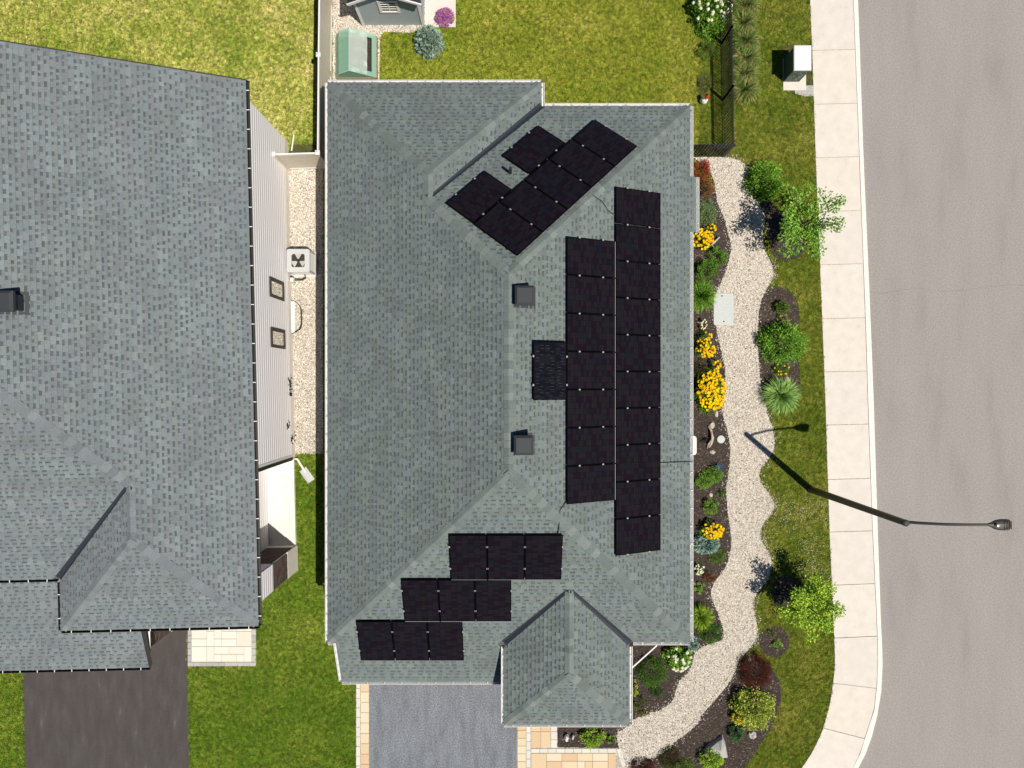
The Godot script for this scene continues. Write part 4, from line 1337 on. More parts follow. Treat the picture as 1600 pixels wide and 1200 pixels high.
# ---------------------------------------------------------------- lamp, boxes, shed and small things
func stone_mesh(r: Vector3, jag: float, seeded: int) -> ArrayMesh:
	var f := FastNoiseLite.new()
	f.seed = seeded
	f.frequency = 0.9
	var m := Mb.new()
	var rows := 7
	var cols := 10
	var p := []
	for j in rows + 1:
		var line := []
		for i in cols:
			var th := PI * j / rows
			var ph := TAU * i / cols
			var d := Vector3(sin(th) * cos(ph), cos(th), sin(th) * sin(ph))
			line.append(d * r * (1.0 + jag * f.get_noise_3dv(d * 1.6)))
		p.append(line)
	for j in rows:
		for i in cols:
			var k := (i + 1) % cols
			m.quad(p[j][i], p[j + 1][i], p[j + 1][k], p[j][k])
	return m.mesh()

func single(called: String, label: String, category: String, part_name: String, mesh: Mesh, mat: Material, at: Vector3, group := "", turn := 0.0) -> Node3D:
	var o := thing(called, label, category, at, group, turn)
	part(o, part_name, mesh, mat)
	return o

func make_yard_objects() -> void:
	street_lamp()
	utility_box()
	garden_shed()
	cold_frame()
	air_conditioner()
	# basement window well
	var m := Mb.new()
	var pts := []
	var rad := []
	var a := Vector2(-8.37, -3.17)
	var b := Vector2(-8.33, -1.85)
	for i in 17:
		var t := i / 16.0
		var z := lerpf(a.y, b.y, t)
		var k := 1.0 - pow(absf(t * 2.0 - 1.0), 5.0)
		pts.append(Vector3(lerpf(a.x, b.x, t) + 0.48 * k, 0, z))
	for i in 16:
		m.quad(pts[i] + Vector3(0, 0, 0), pts[i + 1], pts[i + 1] + Vector3.UP * 0.16, pts[i] + Vector3.UP * 0.16)
		m.quad(pts[i] + Vector3(0.012, 0.16, 0), pts[i + 1] + Vector3(0.012, 0.16, 0), pts[i + 1] + Vector3(-0.012, 0.16, 0), pts[i] + Vector3(-0.012, 0.16, 0))
	var well := thing("window_well", "black U shaped window well against the pale siding wall", "window well")
	part(well, "rim", m.mesh(), M.black)
	m = Mb.new()
	m.box(Vector3((a.x + b.x) * 0.5 + 0.10, 0.06, (a.y + b.y) * 0.5), Vector3(0.24, 0.10, 1.2), Color.WHITE, Basis.IDENTITY, 0.01)
	part(well, "sill", m.mesh(), M.white_trim)
	# wall brackets with leaves
	var wall_rows := [[Vector2(-8.33, -0.07), "metal leaf ornament", 0.5], [Vector2(-8.31, 0.34), "small metal leaf ornament", 0.35], [Vector2(-8.30, 1.51), "white pot bracket with dark leaves", 0.8], [Vector2(-8.28, 2.07), "low metal sprig", 0.3]]
	for row in wall_rows:
		var q: Vector2 = row[0]
		var o := thing("wall_planter", row[1] + " on the pale siding wall", "planter", Vector3(q.x + 0.06, 0, q.y))
		m = Mb.new()
		m.box(Vector3(0.02, row[2] - 0.08, 0), Vector3(0.16, 0.2, 0.22), Color.WHITE, Basis.IDENTITY, 0.03)
		m.box(Vector3(-0.07, row[2] * 0.6, 0), Vector3(0.02, row[2] * 1.0, 0.03))
		part(o, "pot", m.mesh(), M.white_trim)
		m = Mb.new()
		for i in 26:
			leaf(m, Vector3(rng.randf_range(-0.06, 0.16), row[2] + rng.randf_range(0.0, 0.22), rng.randf_range(-0.2, 0.16)), Vector3(rng.randf_range(-1, 1), rng.randf_range(0, 1.2), rng.randf_range(-1, 1)).normalized(), 0.13, 0.06, Color(0.018, 0.02, 0.014) * rng.randf_range(0.6, 1.6))
		part(o, "leaves", m.mesh(), M.leaf)
	# downspout tail and splash block
	m = Mb.new()
	m.tube([Vector3(-0.05, 0.6, 0), Vector3(0, 0.12, 0.0), Vector3(0.12, 0.09, 0.02), Vector3(0.42, 0.07, 0.52)], [0.045, 0.045, 0.045, 0.045], 7)
	var dq := Vector2(-8.15, 2.79)
	single("downspout_tail", "white downspout tail reaching across the grass from the neighbour's corner", "downspout", "pipe", m.mesh(), M.white, Vector3(dq.x, 0, dq.y))
	m = Mb.new()
	var sb := Basis(Vector3.UP, 0.62)
	m.box(Vector3(0, 0.03, 0), Vector3(0.30, 0.05, 0.56), Color.WHITE, sb, 0.008)
	for s in [-1, 1]:
		m.box(sb * Vector3(s * 0.135, 0.075, 0), Vector3(0.03, 0.045, 0.56), Color.WHITE, sb)
	dq = Vector2(-7.67, 3.41)
	single("splash_block", "grey splash block lying at the end of the downspout tail", "splash block", "tray", m.mesh(), M.metal_grey, Vector3(dq.x, 0, dq.y))
	# white stake behind the short fence
	m = Mb.new()
	m.tube([Vector3(0, 0, 0), Vector3(0.16, 0.25, -0.52)], [0.03, 0.03], 6)
	dq = Vector2(-8.27, -8.75)
	single("plastic_stake", "white plastic pipe leaning on the grass behind the short fence", "pipe", "shaft", m.mesh(), M.white, Vector3(dq.x, 0.02, dq.y))
	# buried tank lid
	m = Mb.new()
	m.prism(rounded(Vector2(7.56, -3.39), Vector2(8.30, -2.21), 0.07), -0.02, 0.055)
	var lid := thing("tank_lid", "pale rectangular concrete lid set in the gravel path", "lid")
	part(lid, "plate", m.mesh(), M.lid)
	for q in [Vector2(7.87, -3.30), Vector2(7.94, -2.34)]:
		m = Mb.new()
		m.lathe(Vector3(q.x, 0.055, q.y), [Vector2(0.03, 0.0), Vector2(0.03, 0.008), Vector2(0.0, 0.009)], 8)
		part(lid, "bolt", m.mesh(), M.black)
	# rounded white bench end below the eave
	m = Mb.new()
	m.prism(rounded(Vector2(6.44, 1.92), Vector2(6.81, 2.62), 0.1), 0.38, 0.46)
	for q in [Vector2(6.51, 2.02), Vector2(6.75, 2.02), Vector2(6.51, 2.52), Vector2(6.75, 2.52)]:
		m.box(Vector3(q.x, 0.19, q.y), Vector3(0.05, 0.38, 0.05))
	single("garden_bench", "small white garden bench under the eave of the bungalow", "bench", "seat", m.mesh(), M.white_trim, Vector3.ZERO)
	# ornaments in the long bed
	m = Mb.new()
	m.tube([Vector3(-0.03, 0.06, -0.36), Vector3(0.06, 0.13, -0.2), Vector3(0.09, 0.17, 0.05), Vector3(0.06, 0.13, 0.25), Vector3(0.0, 0.07, 0.42)], [0.03, 0.05, 0.06, 0.05, 0.025], 7)
	m.tube([Vector3(0.07, 0.15, 0.12), Vector3(-0.04, 0.09, 0.30), Vector3(-0.07, 0.05, 0.46)], [0.04, 0.03, 0.015], 6)
	dq = Vector2(7.38, 1.95)
	single("driftwood", "curved driftwood branch laid between two pale stones in the bed", "driftwood", "branch", m.mesh(), M.driftwood, Vector3(dq.x, 0.03, dq.y))
	m = Mb.new()
	m.tube([Vector3(-0.18, 0.06, 0.20), Vector3(0.02, 0.1, 0.02), Vector3(0.2, 0.13, -0.16)], [0.02, 0.045, 0.025], 6)
	m.tube([Vector3(0.02, 0.1, 0.02), Vector3(-0.1, 0.12, -0.04), Vector3(-0.16, 0.1, 0.05)], [0.03, 0.02, 0.012], 6)
	m.tube([Vector3(-0.1, 0.08, 0.12), Vector3(-0.02, 0.1, 0.2)], [0.025, 0.015], 6)
	dq = Vector2(7.55, -5.33)
	single("driftwood", "bleached forked driftwood beside the first yellow lilies", "driftwood", "branch", m.mesh(), M.driftwood, Vector3(dq.x, 0.03, dq.y))
	var rocks := [[Vector2(7.50, 1.56), Vector3(0.10, 0.07, 0.12), "pale_rock", "squarish pale stone at the upper end of the driftwood"], [Vector2(7.52, 2.55), Vector3(0.10, 0.07, 0.08), "pale_rock", "round pale stone at the lower end of the driftwood"], [Vector2(7.67, 1.11), Vector3(0.07, 0.05, 0.15), "pale_rock", "long pinkish stone below the big yellow lilies"], [Vector2(7.45, 4.16), Vector3(0.08, 0.06, 0.08), "pale_rock", "small brownish stone between two little shrubs"], [Vector2(10.31, -0.17), Vector3(0.09, 0.06, 0.12), "pale_rock", "tan stone beside the ornamental grass in the oval bed"], [Vector2(8.99, 13.14), Vector3(0.15, 0.12, 0.14), "rock", "round grey stone below the variegated shrub"], [Vector2(8.89, 10.33), Vector3(0.08, 0.05, 0.07), "rock", "small grey stone at the corner bed's upper edge"]]
	var i := 0
	for r in rocks:
		i += 1
		single("garden_stone", r[3], "stone", "boulder", stone_mesh(r[1], 0.5, i), M[r[2]], Vector3(r[0].x, r[1].y * 0.6, r[0].y))
	m = Mb.new()
	var slab := PackedVector2Array([Vector2(7.14, 13.75), Vector2(7.35, 13.48), Vector2(7.67, 13.29), Vector2(7.88, 13.12), Vector2(8.00, 13.41), Vector2(8.12, 14.03), Vector2(7.83, 14.01), Vector2(7.50, 13.79)])
	var mid := Vector2.ZERO
	for q in slab:
		mid += q / slab.size()
	var crest := Vector3(mid.x + 0.05, 0.36, mid.y)
	for k in slab.size():
		var qa := slab[k]
		var qb := slab[(k + 1) % slab.size()]
		var ta := Vector3(lerpf(qa.x, mid.x, 0.22), 0.22 + 0.05 * sin(k * 2.1), lerpf(qa.y, mid.y, 0.22))
		var tb := Vector3(lerpf(qb.x, mid.x, 0.22), 0.22 + 0.05 * sin(((k + 1) % slab.size()) * 2.1), lerpf(qb.y, mid.y, 0.22))
		m.quad(Vector3(qa.x, 0, qa.y), Vector3(qb.x, 0, qb.y), tb, ta)
		m.tri(ta, tb, crest)
	single("boulder", "large angular grey boulder in the lower corner bed", "boulder", "rock", m.mesh(), M.rock, Vector3.ZERO)
	m = Mb.new()
	m.lathe(Vector3.ZERO, [Vector2(0.10, 0.0), Vector2(0.145, 0.03), Vector2(0.15, 0.07), Vector2(0.13, 0.085), Vector2(0.0, 0.09)], 20)
	dq = Vector2(7.82, 2.07)
	single("stepping_disc", "round pale green glass disc on the mulch beside the driftwood", "garden disc", "plate", m.mesh(), M.lid, Vector3(dq.x, 0.02, dq.y))
	m = Mb.new()
	for k in 9:
		var d := Vector3(cos(k * 0.7), 0.9, sin(k * 0.7))
		m.tube([Vector3(0, 0.02, 0), d * 0.2 + Vector3(0, 0.1, 0)], [0.02, 0.006], 5)
	dq = Vector2(7.71, 3.10)
	single("metal_flower", "small blue and silver metal flower stuck in the mulch", "ornament", "petals", m.mesh(), M.blue_metal, Vector3(dq.x, 0.1, dq.y))
	m = Mb.new()
	for k in 7:
		var d := Vector3(rng.randf_range(-1, 1), 0.7, rng.randf_range(-1, 1)).normalized()
		m.tube([Vector3.ZERO, d * 0.18, d * 0.32 + Vector3(0, -0.08, 0)], [0.018, 0.014, 0.008], 5)
	dq = Vector2(7.23, 2.04)
	single("iron_ornament", "dark iron spider shaped ornament next to the driftwood", "ornament", "body", m.mesh(), M.black, Vector3(dq.x, 0.05, dq.y))
	# garden figure beside the backyard corner
	dq = Vector2(7.16, -10.57)
	var gn := thing("garden_figure", "small white and red garden figure on the grass by the back corner", "figurine", Vector3(dq.x, 0, dq.y))
	part(gn, "body", stone_mesh(Vector3(0.14, 0.2, 0.13), 0.35, 41), M.white_trim).position = Vector3(0, 0.18, 0)
	part(gn, "head", stone_mesh(Vector3(0.09, 0.1, 0.09), 0.2, 42), M.white_trim).position = Vector3(0.03, 0.43, -0.03)
	m = Mb.new()
	m.lathe(Vector3(0.03, 0.5, -0.03), [Vector2(0.10, 0.0), Vector2(0.05, 0.1), Vector2(0.0, 0.2)], 9)
	part(gn, "hat", m.mesh(), M.red)
	dq = Vector2(2.04, 13.22)
	gn = thing("garden_figure", "small white figure standing on mulch by the front pavers", "figurine", Vector3(dq.x, 0, dq.y))
	part(gn, "body", stone_mesh(Vector3(0.08, 0.14, 0.12), 0.4, 43), M.white_trim).position = Vector3(0, 0.14, 0)
	m = Mb.new()
	m.box(Vector3(0, 0.10, 0), Vector3(0.06, 0.2, 0.16), Color.WHITE, Basis(Vector3.UP, -0.3), 0.02)
	dq = Vector2(2.28, 13.19)
	single("garden_stake", "small grey marker stake beside the white figure", "marker", "post", m.mesh(), M.metal_grey, Vector3(dq.x, 0, dq.y))

func rounded(a: Vector2, b: Vector2, r: float) -> PackedVector2Array:
	var p := PackedVector2Array()
	var cs := [Vector2(b.x - r, b.y - r), Vector2(a.x + r, b.y - r), Vector2(a.x + r, a.y + r), Vector2(b.x - r, a.y + r)]
	for i in 4:
		for k in 5:
			var t := (i + k / 4.0) * PI * 0.5
			p.append(cs[i] + Vector2(cos(t), sin(t)) * r)
	return p

func street_lamp() -> void:
	var o := thing("street_lamp", "black street lamp leaning its arm over the road from the grass verge", "street lamp", Vector3(11.19, 0, 3.95))
	var m := Mb.new()
	m.tube([Vector3(0, 0, 0), Vector3(0, 3, 0), Vector3(0, 6.5, 0)], [0.130, 0.112, 0.092], 12)
	part(o, "pole", m.mesh(), M.lamp_metal)
	m = Mb.new()
	m.lathe(Vector3.ZERO, [Vector2(0.15, 0.0), Vector2(0.15, 0.06), Vector2(0.131, 0.08)], 14)
	part(o, "base_collar", m.mesh(), M.lamp_metal)
	m = Mb.new()
	m.lathe(Vector3(0, 6.5, 0), [Vector2(0.098, -0.03), Vector2(0.098, 0.02), Vector2(0.06, 0.05), Vector2(0.0, 0.055)], 12)
	part(o, "pole_cap", m.mesh(), M.vent)
	m = Mb.new()
	m.tube([Vector3(0.03, 6.30, 0), Vector3(0.35, 6.55, -0.01), Vector3(0.9, 6.84, -0.03), Vector3(1.5, 7.0, -0.05), Vector3(1.98, 7.06, -0.065)], [0.045, 0.042, 0.040, 0.038, 0.036], 8)
	part(o, "arm", m.mesh(), M.lamp_metal)
	# luminaire: tapered body, widest near its outer end
	m = Mb.new()
	var prof := [[0.0, 0.035, 0.03], [0.1, 0.07, 0.05], [0.2, 0.125, 0.075], [0.33, 0.155, 0.085], [0.5, 0.16, 0.08], [0.6, 0.145, 0.06], [0.645, 0.09, 0.03]]
	var rings := []
	for q in prof:
		var ring := []
		for k in 14:
			var t := TAU * k / 14
			ring.append(Vector3(1.93 + q[0], 7.07 + sin(t) * q[2] * (1.0 if sin(t) > 0 else 0.5), -0.066 + cos(t) * q[1]))
		rings.append(ring)
	for j in rings.size() - 1:
		for k in 14:
			m.quad(rings[j][k], rings[j + 1][k], rings[j + 1][(k + 1) % 14], rings[j][(k + 1) % 14])
	for k in 14:
		m.tri(rings[0][0], rings[0][k], rings[0][(k + 1) % 14])
		m.tri(rings[6][0], rings[6][k], rings[6][(k + 1) % 14])
	var head := part(o, "lamp_head", m.mesh(), M.lamp_metal)
	m = Mb.new()
	m.lathe(Vector3(2.14, 7.145, -0.066), [Vector2(0.045, 0.0), Vector2(0.045, 0.05), Vector2(0.03, 0.075), Vector2(0.0, 0.08)], 12)
	part(head, "photocell", m.mesh(), M.silver)
	m = Mb.new()
	for k in 5:
		m.box(Vector3(2.36 + k * 0.045, 7.15, -0.066), Vector3(0.012, 0.03, 0.22))
	part(head, "cooling_fin", m.mesh(), M.lamp_metal)

func utility_box() -> void:
	var o := thing("utility_box", "white topped green utility cabinet with printed side beside the sidewalk", "utility box", Vector3(10.46, 0, -11.74))
	var m := Mb.new()
	m.box(Vector3(0, 0.52, 0), Vector3(0.58, 1.04, 0.84), Color.WHITE, Basis.IDENTITY, 0.015)
	part(o, "cabinet", m.mesh(), M.box_green)
	m = Mb.new()
	m.box(Vector3(0, 1.085, 0), Vector3(0.63, 0.08, 0.90), Color.WHITE, Basis.IDENTITY, 0.02)
	part(o, "lid", m.mesh(), M.white)
	m = Mb.new()
	m.box(Vector3(0.13, 0.03, 0.14), Vector3(0.86, 0.06, 1.18), Color.WHITE, Basis.IDENTITY, 0.01)
	part(o, "base", m.mesh(), M.concrete)
	# printed leaves and blossoms on the side that faces the house front
	m = Mb.new()
	for i in 90:
		var c := Vector3(rng.randf_range(-0.26, 0.26), rng.randf_range(0.08, 0.96), 0.4225 + 0.0004 * (i % 5))
		var t := rng.randf()
		var k := Color(0.30, 0.08, 0.07) if t < 0.25 else (Color(0.16, 0.30, 0.20) if t < 0.65 else Color(0.42, 0.45, 0.38))
		var s := rng.randf_range(0.02, 0.05)
		var an := rng.randf() * TAU
		var d := Vector3(cos(an), sin(an), 0) * s
		var e := Vector3(-sin(an), cos(an), 0) * s * 0.5
		m.quad(c - d, c + e, c + d, c - e, k)
	part(o, "printed_panel", m.mesh(), M.vc)
	var u := PackedVector2Array([Vector2(10.57, -11.20), Vector2(11.29, -11.20), Vector2(11.34, -10.81), Vector2(11.01, -10.79), Vector2(10.62, -10.89)])
	m = Mb.new()
	m.prism(u, 0.0, 0.03)
	single("paving_stone", "grey patio stone set in the grass before the utility cabinet", "paving stone", "slab", m.mesh(), M.rock, Vector3.ZERO)

func garden_shed() -> void:
	var x0 := -5.60
	var x1 := -3.29
	var z := -13.46
	var c := (x0 + x1) * 0.5
	var o := thing("garden_shed", "small blue grey shed with white trim and gabled roof on gravel", "shed", Vector3(c, 0, z))
	var w := (x1 - x0) * 0.5
	var m := Mb.new()
	m.quad(Vector3(-w, 0, 0), Vector3(w, 0, 0), Vector3(w, 2.05, 0), Vector3(-w, 2.05, 0))
	m.tri(Vector3(-w, 2.05, 0), Vector3(w, 2.05, 0), Vector3(0, 2.68, 0))
	for s in [-1, 1]:
		m.quad(Vector3(s * w, 0, 0), Vector3(s * w, 0, -2.4), Vector3(s * w, 2.05, -2.4), Vector3(s * w, 2.05, 0))
	m.quad(Vector3(-w, 0, -2.4), Vector3(w, 0, -2.4), Vector3(w, 2.05, -2.4), Vector3(-w, 2.05, -2.4))
	m.tri(Vector3(-w, 2.05, -2.4), Vector3(w, 2.05, -2.4), Vector3(0, 2.68, -2.4))
	part(o, "wall", m.mesh(), M.shed)
	for s in [-1, 1]:
		m = Mb.new()
		m.box(Vector3(s * (w - 0.035), 1.02, 0.012), Vector3(0.09, 2.04, 0.04))
		part(o, "corner_trim", m.mesh(), M.white_trim)
		m = Mb.new()
		var a := Vector3(s * (w + 0.12), 2.02, 0)
		var b := Vector3(0, 2.74, 0)
		m.quad(a + Vector3(0, 0, 0.28), b + Vector3(0, 0, 0.28), b + Vector3(0, 0, -2.6), a + Vector3(0, 0, -2.6))
		m.quad(a + Vector3(0, -0.05, 0.28), b + Vector3(0, -0.05, 0.28), b + Vector3(0, -0.05, -2.6), a + Vector3(0, -0.05, -2.6))
		part(o, "roof", m.mesh(), M.flash)
		m = Mb.new()
		m.span(a + Vector3(0, -0.03, 0.29), b + Vector3(0, -0.03, 0.29), 0.04, 0.10)
		part(o, "fascia", m.mesh(), M.white_trim)
	m = Mb.new()
	var wx := 0.05
	for q in [[wx, 1.02, 0.72, 0.10], [wx, 1.72, 0.72, 0.10]]:
		m.box(Vector3(q[0], q[1], 0.02), Vector3(q[2], q[3], 0.05))
	for s in [-1, 1]:
		m.box(Vector3(wx + s * 0.315, 1.37, 0.02), Vector3(0.09, 0.62, 0.05))
	var f := part(o, "window", m.mesh(), M.white_trim)
	m = Mb.new()
	m.box(Vector3(wx, 1.37, 0.005), Vector3(0.56, 0.62, 0.02))
	part(f, "pane", m.mesh(), M.black)
	m = Mb.new()
	m.box(Vector3(wx, 1.37, 0.022), Vector3(0.03, 0.62, 0.02))
	for j in 3:
		m.box(Vector3(wx, 1.22 + j * 0.15, 0.021), Vector3(0.55, 0.03, 0.018))
	part(f, "muntin", m.mesh(), M.white_trim)

func cold_frame() -> void:
	var c := Vector2(-5.79, -12.18)
	var o := thing("cold_frame", "green mesh covered cold frame tent with a loose clear flap on gravel", "cold frame", Vector3(c.x, 0, c.y))
	var x := 0.74
	var z := 0.78
	var m := Mb.new()
	for s in [-1, 1]:
		m.box(Vector3(s * x, 0.11, 0), Vector3(0.04, 0.22, z * 2))
		m.box(Vector3(0, 0.11, s * z), Vector3(x * 2 - 0.04, 0.22, 0.04))
	part(o, "plank_bed", m.mesh(), M.wood)
	m = Mb.new()
	m.flat(v2([[-x, -z], [x, -z], [x, z], [-x, z]]), 0.14)
	part(o, "soil", m.mesh(), M.mulch)
	var r := 0.85
	var rx := -0.14
	m = Mb.new()
	var nx := 8
	for i in nx:
		var t0 := -z + 2 * z * i / nx
		var t1 := -z + 2 * z * (i + 1) / nx
		var j0 := rng.randf_range(-0.015, 0.015)
		m.quad(Vector3(-x - 0.02, 0.22, t0), Vector3(-x * 0.8, 0.55, t0), Vector3(-x * 0.8 + j0, 0.55, t1), Vector3(-x - 0.02, 0.22, t1))
		m.quad(Vector3(-x * 0.8, 0.55, t0), Vector3(rx, r, t0), Vector3(rx, r, t1), Vector3(-x * 0.8 + j0, 0.55, t1))
	for s in [-1, 1]:
		m.quad(Vector3(-x, 0.2, s * z), Vector3(-x * 0.8, 0.55, s * z), Vector3(rx, r, s * z), Vector3(x, 0.3, s * z))
		m.tri(Vector3(-x, 0.2, s * z), Vector3(x, 0.3, s * z), Vector3(x, 0.2, s * z))
	m.quad(Vector3(x, 0.15, -z), Vector3(x, 0.30, -z), Vector3(x, 0.30, z), Vector3(x, 0.15, z))
	m.quad(Vector3(x, 0.30, -z), Vector3(x * 0.8, 0.36, -z), Vector3(x * 0.8, 0.36, z), Vector3(x, 0.30, z))
	m.quad(Vector3(rx, r, z), Vector3(x * 0.8, 0.37, z), Vector3(x * 0.8, 0.37, z * 0.8), Vector3(rx, r, z * 0.8))
	m.quad(Vector3(rx, r, -z), Vector3(x * 0.8, 0.37, -z), Vector3(x * 0.8, 0.37, -z * 0.8), Vector3(rx, r, -z * 0.8))
	part(o, "mesh_cover", m.mesh(), M.net)
	m = Mb.new()
	for i in 10:
		for j in 6:
			var p := []
			for q in [[0, 0], [1, 0], [1, 1], [0, 1]]:
				var u: float = (j + q[0]) / 6.0
				var v: float = (i + q[1]) / 10.0
				p.append(Vector3(lerpf(rx, x * 0.60, u), lerpf(r, 0.46, u) + 0.03 * sin(v * 21.0) * u + 0.02 * sin(u * 9.0 + v * 5.0), lerpf(-z, z, v) * 0.97 + 0.03 * sin(u * 7.0)))
			m.quad(p[0], p[1], p[2], p[3])
	part(o, "clear_flap", m.mesh(), M.film)
	m = Mb.new()
	m.tube([Vector3(rx, r + 0.005, -z), Vector3(rx, r + 0.005, z)], [0.012, 0.012], 6)
	for s in [-1, 1]:
		m.tube([Vector3(-x, 0.2, s * z), Vector3(-x * 0.8, 0.55, s * z), Vector3(rx, r, s * z), Vector3(x, 0.28, s * z)], [0.01, 0.01, 0.01, 0.01], 6)
	part(o, "hoop", m.mesh(), M.metal_grey)

func air_conditioner() -> void:
	var o := thing("air_conditioner", "pale grey outdoor air conditioner with exposed fan beside the siding", "air conditioner", Vector3(-7.78, 0, -4.49))
	var s := 0.40
	var m := Mb.new()
	m.box(Vector3(0, 0.03, 0), Vector3(0.95, 0.06, 0.95), Color.WHITE, Basis.IDENTITY, 0.01)
	part(o, "pad", m.mesh(), M.concrete)
	m = Mb.new()
	for k in 4:
		var b := Basis(Vector3.UP, k * PI * 0.5)
		for j in 12:
			m.box(b * Vector3(s - 0.015, 0.12 + j * 0.055, 0), Vector3(0.03, 0.03, s * 2 - 0.1), Color.WHITE, b * Basis(Vector3.BACK, 0.5))
	part(o, "louvers", m.mesh(), M.metal_grey)
	m = Mb.new()
	m.box(Vector3(0, 0.43, 0), Vector3(s * 2 - 0.08, 0.7, s * 2 - 0.08))
	part(o, "coil", m.mesh(), M.dark_gutter)
	for q in [[-1, -1], [1, -1], [1, 1], [-1, 1]]:
		m = Mb.new()
		m.box(Vector3(q[0] * (s - 0.03), 0.43, q[1] * (s - 0.03)), Vector3(0.07, 0.76, 0.07), Color.WHITE, Basis.IDENTITY, 0.02)
		part(o, "corner_post", m.mesh(), M.metal_grey)
	# top deck with the round opening
	m = Mb.new()
	var outer := rounded(Vector2(-s - 0.02, -s - 0.02), Vector2(s + 0.02, s + 0.02), 0.08)
	var n := outer.size()
	for i in n:
		var a := outer[i]
		var b := outer[(i + 1) % n]
		var ia := a.normalized() * 0.31
		var ib := b.normalized() * 0.31
		m.quad(Vector3(a.x, 0.84, a.y), Vector3(b.x, 0.84, b.y), Vector3(ib.x, 0.85, ib.y), Vector3(ia.x, 0.85, ia.y))
		m.quad(Vector3(a.x, 0.76, a.y), Vector3(b.x, 0.76, b.y), Vector3(b.x, 0.84, b.y), Vector3(a.x, 0.84, a.y))
		m.quad(Vector3(ia.x, 0.85, ia.y), Vector3(ib.x, 0.85, ib.y), Vector3(ib.x, 0.785, ib.y), Vector3(ia.x, 0.785, ia.y))
	part(o, "top_cover", m.mesh(), M.metal_grey)
	for k in 3:
		m = Mb.new()
		var t := k * TAU / 3.0 + 0.5
		var p := []
		for q in [[0.05, -0.35], [0.28, -0.48], [0.28, 0.48], [0.05, 0.35]]:
			p.append(Vector3(cos(t + q[1]) * q[0], 0.80 + q[1] * 0.03, sin(t + q[1]) * q[0]))
		m.quad(p[0], p[1], p[2], p[3])
		part(o, "fan_blade", m.mesh(), M.fan)
	m = Mb.new()
	m.lathe(Vector3(0, 0.79, 0), [Vector2(0.06, 0.0), Vector2(0.06, 0.03), Vector2(0.0, 0.035)], 12)
	part(o, "fan_hub", m.mesh(), M.black)
	m = Mb.new()
	m.tube([Vector3(0.08, 0.25, s + 0.02), Vector3(0.10, 0.22, s + 0.14), Vector3(0.0, 0.25, s + 0.22), Vector3(-0.28, 0.35, s + 0.24)], [0.025, 0.025, 0.025, 0.025], 7)
	part(o, "hose", m.mesh(), M.black)
	m = Mb.new()
	m.box(Vector3(-0.33, 0.45, s + 0.24), Vector3(0.12, 0.2, 0.14), Color.WHITE, Basis.IDENTITY, 0.02)
	part(o, "switch_box", m.mesh(), M.white_trim)

# ---------------------------------------------------------------- plants
func leaf(m: Mb, p: Vector3, d: Vector3, length: float, width: float, k: Color) -> void:
	# a leaf blade folded along its middle
	k.a = 1.0
	var side := d.cross(Vector3(rng.randf_range(-0.4, 0.4), 1, rng.randf_range(-0.4, 0.4))).normalized() * width * 0.5
	var up := side.cross(d).normalized() * width * 0.18
	var mid := p + d * length * 0.5
	var tip := p + d * length - Vector3.UP * length * 0.12
	m.tri(p, mid + side + up, tip, k)
	m.tri(p, tip, mid - side + up, k)

func inside_ball() -> Vector3:
	while true:
		var p := Vector3(rng.randf_range(-1, 1), rng.randf_range(-1, 1), rng.randf_range(-1, 1))
		if p.length() < 1.0:
			return p
	return Vector3.ZERO

func pick(tones: Array, spread := 0.25) -> Color:
	var k: Color = tones[rng.randi() % tones.size()] * rng.randf_range(1.0 - spread, 1.0 + spread)
	k.a = 1.0
	return k

const GREEN := [Color(0.105, 0.23, 0.028), Color(0.15, 0.30, 0.04), Color(0.075, 0.17, 0.025)]
const BRIGHT := [Color(0.22, 0.42, 0.045), Color(0.16, 0.33, 0.035), Color(0.30, 0.50, 0.08)]
const LIME := [Color(0.40, 0.52, 0.045), Color(0.28, 0.42, 0.04), Color(0.50, 0.58, 0.08)]
const DARK := [Color(0.045, 0.105, 0.022), Color(0.065, 0.14, 0.025), Color(0.035, 0.075, 0.02)]
const OLIVE := [Color(0.15, 0.18, 0.05), Color(0.20, 0.23, 0.075), Color(0.11, 0.15, 0.04)]
const SILVER := [Color(0.24, 0.33, 0.19), Color(0.32, 0.40, 0.26), Color(0.17, 0.25, 0.13)]
const BLUE := [Color(0.34, 0.48, 0.44), Color(0.46, 0.58, 0.53), Color(0.23, 0.36, 0.32)]
const RED := [Color(0.34, 0.06, 0.035), Color(0.44, 0.11, 0.05), Color(0.19, 0.04, 0.025)]
const MAROON := [Color(0.085, 0.026, 0.022), Color(0.15, 0.045, 0.03), Color(0.045, 0.016, 0.015)]
const VARIEGATED := [Color(0.54, 0.56, 0.08), Color(0.22, 0.36, 0.045), Color(0.66, 0.64, 0.18), Color(0.12, 0.22, 0.03)]
const YELLOW := [Color(0.86, 0.56, 0.010), Color(0.90, 0.66, 0.025), Color(0.82, 0.46, 0.008)]
const WHITE := [Color(0.80, 0.80, 0.62), Color(0.74, 0.78, 0.50), Color(0.84, 0.84, 0.76)]
const PURPLE := [Color(0.34, 0.07, 0.42), Color(0.42, 0.11, 0.46), Color(0.46, 0.26, 0.14)]
const TAN := [Color(0.46, 0.37, 0.18), Color(0.34, 0.29, 0.13), Color(0.20, 0.23, 0.07)]

